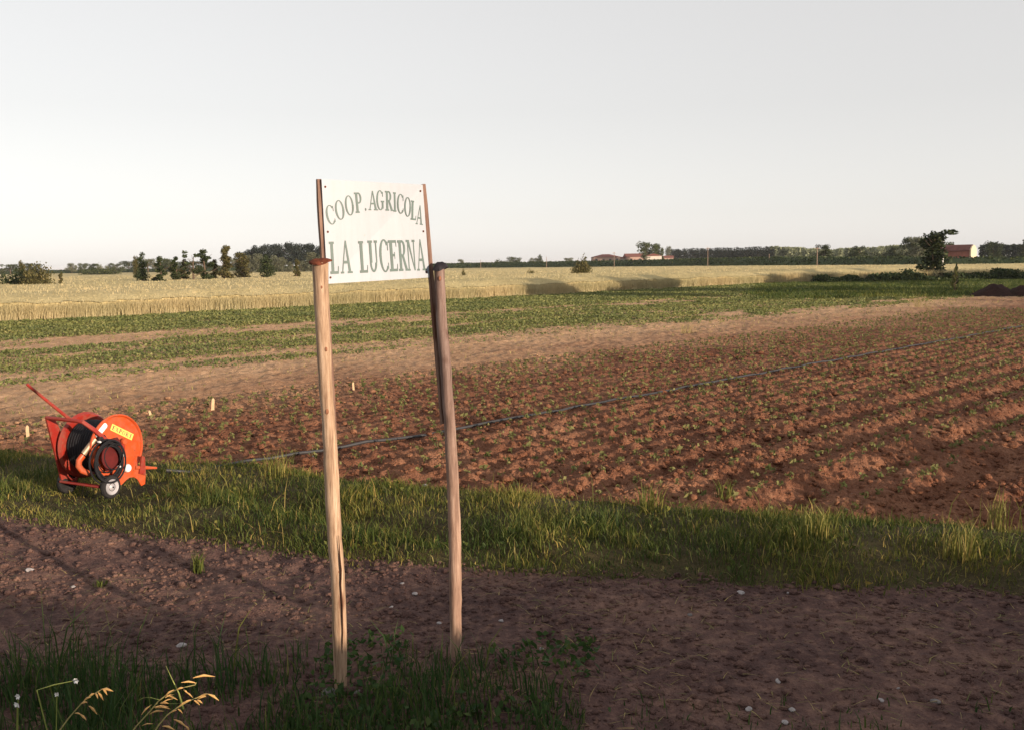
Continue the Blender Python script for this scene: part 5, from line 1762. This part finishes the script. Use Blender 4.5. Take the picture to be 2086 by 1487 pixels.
for i, (px, py, w, lab, mt) in enumerate([
    (1510, 1208, 20, 'round white stone at the edge of the grass, right of the middle', 'stone'),
    (62, 1176, 20, 'pale stone on the sunlit left part of the dirt track', 'stone'),
    (149, 1200, 13, 'small pale stone right of the stone on the sunlit track', 'stone'),
    (370, 1314, 26, 'whitish flat stone on the track left of the left post', 'stone'),
    (668, 1410, 36, 'grey angular rock leaning at the foot of the left post', 'stone_grey'),
    (722, 1412, 30, 'brownish rock at the right side of the left post foot', 'stone_grey'),
    (819, 1186, 11, 'small white stone high up between the two posts', 'stone'),
    (845, 1211, 14, 'white stone just below the small one between the posts', 'stone'),
    (797, 1240, 10, 'little pale stone left of the right post, on bare track', 'stone'),
    (894, 1274, 13, 'white stone close to the left side of the right post', 'stone'),
    (1021, 1266, 15, 'grey white stone right of the right post', 'stone'),
    (1103, 1319, 12, 'white stone on dark track below the grey white stone', 'stone'),
    (1200, 1319, 12, 'white stone farther right at the same level on dark track', 'stone'),
    (1586, 1391, 17, 'flat white stone in the lower right of the track', 'stone'),
    (1612, 1441, 21, 'larger pale stone near the bottom, right of centre', 'stone'),
    (1525, 1445, 18, 'pale stone near the bottom, left of the larger one', 'stone'),
    (1795, 1428, 16, 'narrow white stone at the bottom on the right', 'stone'),
    (1600, 1469, 20, 'pale stone at the very bottom edge of the picture', 'stone'),
    (1830, 1400, 11, 'small pinkish stone above the narrow white one', 'stone'),
    (1906, 1430, 24, 'bluish flat stone at the bottom right', 'stone_grey'),
    (1405, 1252, 14, 'tan stone alone on the track left of the round white stone', 'stone_grey'),
    (1610, 1212, 18, 'flat light stone half sunk at the grass edge', 'stone'),
    (865, 995, 14, 'small pale stone between grass and field left of the right post', 'stone'),
    (1772, 980, 10, 'white pebble in the shaded corner of the field', 'stone'),
    (640, 928, 9, 'pale pebble beside the hose left of the left post', 'stone'),
    (350, 913, 8, 'white pebble in the furrows right of the hose reel', 'stone'),
]):
    stone(px, py, w, lab, mt, 0.48, i)


# ------------------------------------------------------------------ seedlings
def build_seedlings():
    protos = []
    for k in range(5):
        rng = np.random.default_rng(700 + k)
        n = 9
        a = rng.uniform(0, 6.28, n); e = rng.uniform(0.02, 0.055, n)
        zz = rng.uniform(0.02, 0.095, n)
        c = np.stack([np.cos(a) * e, np.sin(a) * e, zz], 1)
        v1 = leaf_quads(c, rng.uniform(0.015, 0.034, n), rng.random(n), rng=rng)
        v2 = blades(np.zeros((2, 3)), np.array([.12, .10]), np.array([.008, .008]), np.array([1.0, 4.0]), np.array([.02, .02]), np.array([0, 1.5]), np.array([.3, .3]))
        v, t, ti = join_np([v1, v2])
        me = mesh_np('seedling', v, t, ti); me.materials.append(M['seedling'])
        protos.append((me, v, t, ti))
    pos = []
    rng = random.Random(3)
    vrow = 3.9
    while vrow < 16.2:
        u = 4.0
        while u < 46:
            u += 0.29 + rng.uniform(-.04, .04)
            if rng.random() < 0.12: continue
            v = vrow + rng.uniform(-.05, .05)
            x, y = xy(u, v)
            if y < float(vfar(np.array([x]))[0]) + 0.15 or abs(x) > 0.56 * y + 0.2: continue
            if abs(v - HOSE_V) < 0.1: continue
            pos.append((math.hypot(x, y), x, y))
        vrow += 0.425
    pos.sort()
    X = np.array([p[1] for p in pos]); Y = np.array([p[2] for p in pos]); Z = height(X, Y)
    for i in range(min(290, len(pos))):
        o = link('seedling', protos[i % 5][0], None, None, (X[i], Y[i], Z[i] - 0.01), (0, 0, rng.random() * 6.28))
        s = rng.uniform(0.7, 1.25); o.scale = (s, s, s)
        tag(o, 'small pale green seedling growing in a row on the brown ploughed soil', 'seedling', 'seedlings in the ploughed field')
    parts = []
    for i in range(290, len(pos)):
        me, v, t, ti = protos[i % 5]
        a = rng.random() * 6.28; s = rng.uniform(0.8, 1.3)
        ca, sa = math.cos(a) * s, math.sin(a) * s
        vv = np.stack([v[:, 0] * ca - v[:, 1] * sa + X[i], v[:, 0] * sa + v[:, 1] * ca + Y[i], v[:, 2] * s + Z[i] - .01], 1)
        parts.append((vv, t, ti))
    v, t, k = join_np(parts)
    o = link('field_seedlings', mesh_np('field_seedlings', v, t, k), M['seedling']); tag(o, kind='stuff')


build_seedlings()


# ------------------------------------------------------------------ single plants
def tuft(px, py, n, h, spread, mat, lab, seed, tmin=0.3, tmax=1.0):
    rng = np.random.default_rng(seed)
    b = G(px, py); zb = hz(b.x, b.y)
    root = np.stack([rng.normal(0, spread, n), rng.normal(0, spread, n), np.zeros(n)], 1)
    hh = h * rng.uniform(0.45, 1.05, n)
    v, t, k = blades(root, hh, rng.uniform(.006, .012, n), rng.uniform(0, 6.3, n), hh * rng.uniform(.1, .5, n), rng.uniform(0, 3.1, n), rng.uniform(tmin, tmax, n))
    o = link('grass_tuft', mesh_np('grass_tuft', v, t, k), M[mat], None, (b.x, b.y, zb - .01))
    tag(o, lab, 'grass tuft')


tuft(404, 1165, 60, 0.20, 0.025, 'grass', 'upright green tuft alone on the dirt track left of the posts', 1, .2, .6)
tuft(1962, 1160, 70, 0.36, 0.06, 'grass', 'tall pale grass tuft on the verge at the right', 2, .55, 1)
tuft(2030, 1100, 60, 0.40, 0.06, 'grass', 'thin dry grass tuft near the right picture edge', 3, .6, 1)
tuft(1670, 1120, 90, 0.30, 0.07, 'grass', 'yellowish grass tuft on the verge right of the middle', 4, .5, .9)
tuft(1330, 1060, 90, 0.30, 0.07, 'grass', 'bright grass tuft at the field edge near the middle', 5, .45, .85)
tuft(560, 985, 90, 0.34, 0.09, 'grass', 'pale grass tuft at the field edge left of the left post', 6, .5, .95)
tuft(1480, 915 + 120, 40, 0.22, 0.05, 'grass', 'short weed tuft at the edge of the ploughed field', 7, .3, .7)
tuft(205, 1200, 40, 0.07, 0.02, 'grass', 'flat green weed on the sunlit part of the track', 8, .2, .6)
tuft(1402, 680, 60, 0.5, 0.18, 'straw', 'straw coloured weed clump on the dry soil in the middle distance', 9, .5, 1)
tuft(1875, 628, 60, 0.8, 0.3, 'straw', 'straw coloured weed clump near the meadow on the right', 10, .5, 1)


# oat grass in the foreground, tall enough to stand in the sun
def oat(points, Y, branches, lab, seed, leafs=()):
    rng = random.Random(seed)
    P = [at_y(px, py, Y) for px, py in points]
    foot = Vector((P[0].x - 0.10, Y + 0.03, hz(P[0].x - 0.10, Y + 0.03)))
    root = empty('oat_grass', foot); tag(root, lab, 'grass', 'ripe oat grass in the foreground')
    pts = [Vector((0, 0, 0)), (P[0] - foot) * 0.5 + Vector((-.02, 0, 0.02))] + [p - foot for p in P]
    MB().tube(pts, [.004, .0035] + [.003 - .0018 * i / len(P) for i in range(len(P))], 6).build('stem', M['oat_stem'], root, smooth=True)
    for (a, b_, c, d, w) in branches:
        # spikelet: slim tapered body from (a,b) to (c,d)
        p0 = at_y(a, b_, Y - rng.uniform(0, .03)) - foot; p1 = at_y(c, d, Y - rng.uniform(0, .03)) - foot
        m = (p0 + p1) / 2 + Vector((0, 0, (p1 - p0).length * 0.10))
        q1 = p0 * .75 + m * .25 + Vector((0, 0, .001)); q2 = p1 * .35 + m * .65
        MB().tube([p0, q1, m, q2, p1], [.001, w * .34, w * .62, w * .46, .0006], 6).build('spikelet', M['oat'], root, smooth=True)
    for lf in leafs:
        pp = [at_y(a, b_, Y + .02) - foot for a, b_ in lf]
        mb = MB(); n = len(pp)
        vs = []
        for i, p in enumerate(pp):
            w = .0045 * (1 - 0.9 * i / (n - 1)); vs += [p + Vector((-w, 0, 0)), p + Vector((w, 0, 0)), p + Vector((0, -w * .6, 0))]
        fs = []
        for i in range(n - 1):
            for j in range(3):
                j2 = (j + 1) % 3
                fs.append((i * 3 + j, i * 3 + j2, i * 3 + 3 + j2, i * 3 + 3 + j))
        mb.poly(vs, fs).build('leaf', M['oat_leaf'], root)


# zoom scale of the survey crop: 8.69 px per picture px from (240,1340)
z = lambda a, b_: (240 + a / 8.69, 1340 + b_ / 8.69)
def zb_(*l): return [(*z(a, b_), *z(c, d), w) for a, b_, c, d, w in l]


oat([z(180, 1400), z(330, 1200), z(560, 950), z(720, 760), z(860, 650), z(1040, 560), z(1200, 510), z(1370, 470), z(1390, 430)], 3.25,
    zb_((1380, 440, 1120, 430, .006), (1330, 350, 1720, 325, .0075), (1000, 560, 820, 680, .005), (1040, 560, 1180, 520, .006), (860, 660, 1060, 740, .006), (840, 700, 1000, 640, .005), (780, 790, 980, 715, .004), (750, 800, 900, 800, .007), (660, 880, 930, 900, .007), (640, 870, 900, 860, .005), (560, 990, 820, 935, .006), (420, 1000, 600, 820, .005), (430, 1195, 620, 1160, .004), (1200, 600, 1330, 700, .005), (1160, 560, 1240, 620, .005)),
    'tall golden oat grass with a bent plume, left of the left post', 1,
    [[z(1160, 900), z(1080, 620), z(960, 370), z(850, 130)], [z(720, 730), z(560, 690), z(450, 700), z(340, 760)], [z(900, 800), z(1060, 800), z(1200, 795)]])
oat([z(560, 1450), z(720, 1190), z(880, 1000), z(1060, 870), z(1250, 760), z(1450, 680), z(1640, 640), z(1720, 660)], 3.15,
    zb_((1600, 640, 1790, 750, .007), (1640, 640, 1400, 700, .006), (1560, 680, 1420, 720, .005), (1640, 650, 1480, 650, .005), (1400, 740, 1500, 800, .006), (1350, 750, 1450, 830, .006), (1260, 760, 1070, 860, .006), (1300, 740, 1150, 800, .005), (1060, 900, 1150, 980, .005), (1040, 920, 930, 970, .005), (990, 1085, 1230, 1230, .007), (1200, 1200, 1270, 1290, .006), (790, 1205, 1010, 1270, .007)),
    'golden oat grass plume drooping to the right, nearest the left post', 2)
z2 = lambda a, b_: (a / 8.02, 1340 + b_ / 8.02)
zz_ = lambda *l: [(*z2(a, b_), *z2(c, d), w) for a, b_, c, d, w in l]
oat([z2(960, 1200), z2(1120, 980), z2(1250, 830), z2(1340, 730), z2(1440, 640), z2(1560, 570), z2(1660, 510), z2(1740, 480)], 3.35,
    zz_((1650, 510, 1850, 540, .008), (1680, 500, 1750, 600, .007), (1600, 560, 1690, 690, .007), (1560, 570, 1600, 660, .006), (1540, 580, 1450, 620, .006), (1480, 640, 1370, 690, .006), (1420, 720, 1320, 750, .007), (1450, 780, 1590, 920, .008), (1220, 900, 1330, 920, .005), (1310, 920, 1410, 1010, .007)),
    'short brownish oat grass plume at the lower left', 3)


# white flowering weeds, bottom left
def flower(px, py, Y, r, lab, seed, stem=None):
    p = at_y(px, py, Y)
    foot = Vector((p.x - .05, Y + .04, hz(p.x - .05, Y + .04)))
    root = empty('wildflower', foot); tag(root, lab, 'flower', 'white wildflowers in the lower left corner')
    q = p - foot
    if stem is None:
        sp = [Vector((0, 0, 0)), q * 0.6 + Vector((-.01, 0, .04)), q]
    else:
        sp = [Vector((0, 0, 0))] + [at_y(a, b_, Y) - foot for a, b_ in stem] + [q]
    MB().tube(sp, [.003] + [.0024] * (len(sp) - 2) + [.0015], 6).build('stem', M['oat_leaf'], root, smooth=True)
    rng = random.Random(seed)
    for k in range(6):
        a = k * math.pi / 3 + rng.uniform(-.2, .2)
        d = Vector((math.cos(a), -0.5 + rng.uniform(-.2, .2), math.sin(a))).normalized()
        s = d.cross(Vector((0, 1, .2))).normalized()
        m = q + d * r * .6
        vs = [q, m + s * r * .35, q + d * r * (1.0 + rng.uniform(-.2, .2)), m - s * r * .35, m + Vector((0, -r * .12, 0))]
        MB().poly(vs, [(0, 1, 4), (1, 2, 4), (2, 3, 4), (3, 0, 4), (3, 2, 1, 0)]).build('petal', M['petal'], root)


flower(155, 1385, 3.5, .014, 'white flower at the end of a leaning pale stem, lower left', 1, [(75, 1405), (110, 1394)])
flower(116, 1413, 3.5, .011, 'small round white flower below the leaning stem', 2)
flower(37, 1417, 3.5, .013, 'upper white flower close to the left picture edge', 3)
flower(35, 1434, 3.5, .014, 'lower white flower close to the left picture edge', 4)


# ------------------------------------------------------------------ summer haze
hm = bpy.data.materials.new('haze'); hm.use_nodes = True
ht = hm.node_tree
for n in list(ht.nodes): ht.nodes.remove(n)
h_out = ht.nodes.new('ShaderNodeOutputMaterial'); h_v = ht.nodes.new('ShaderNodeVolumePrincipled')
h_v.inputs['Color'].default_value = (0.93, 0.94, 1.0, 1)
h_v.inputs['Density'].default_value = 0.0001
h_v.inputs['Anisotropy'].default_value = 0.0
ht.links.new(h_v.outputs[0], h_out.inputs['Volume'])
tag(MB().box((0, 0, 9.5), (20000, 20000, 22.5)).build('haze', hm), kind='stuff')
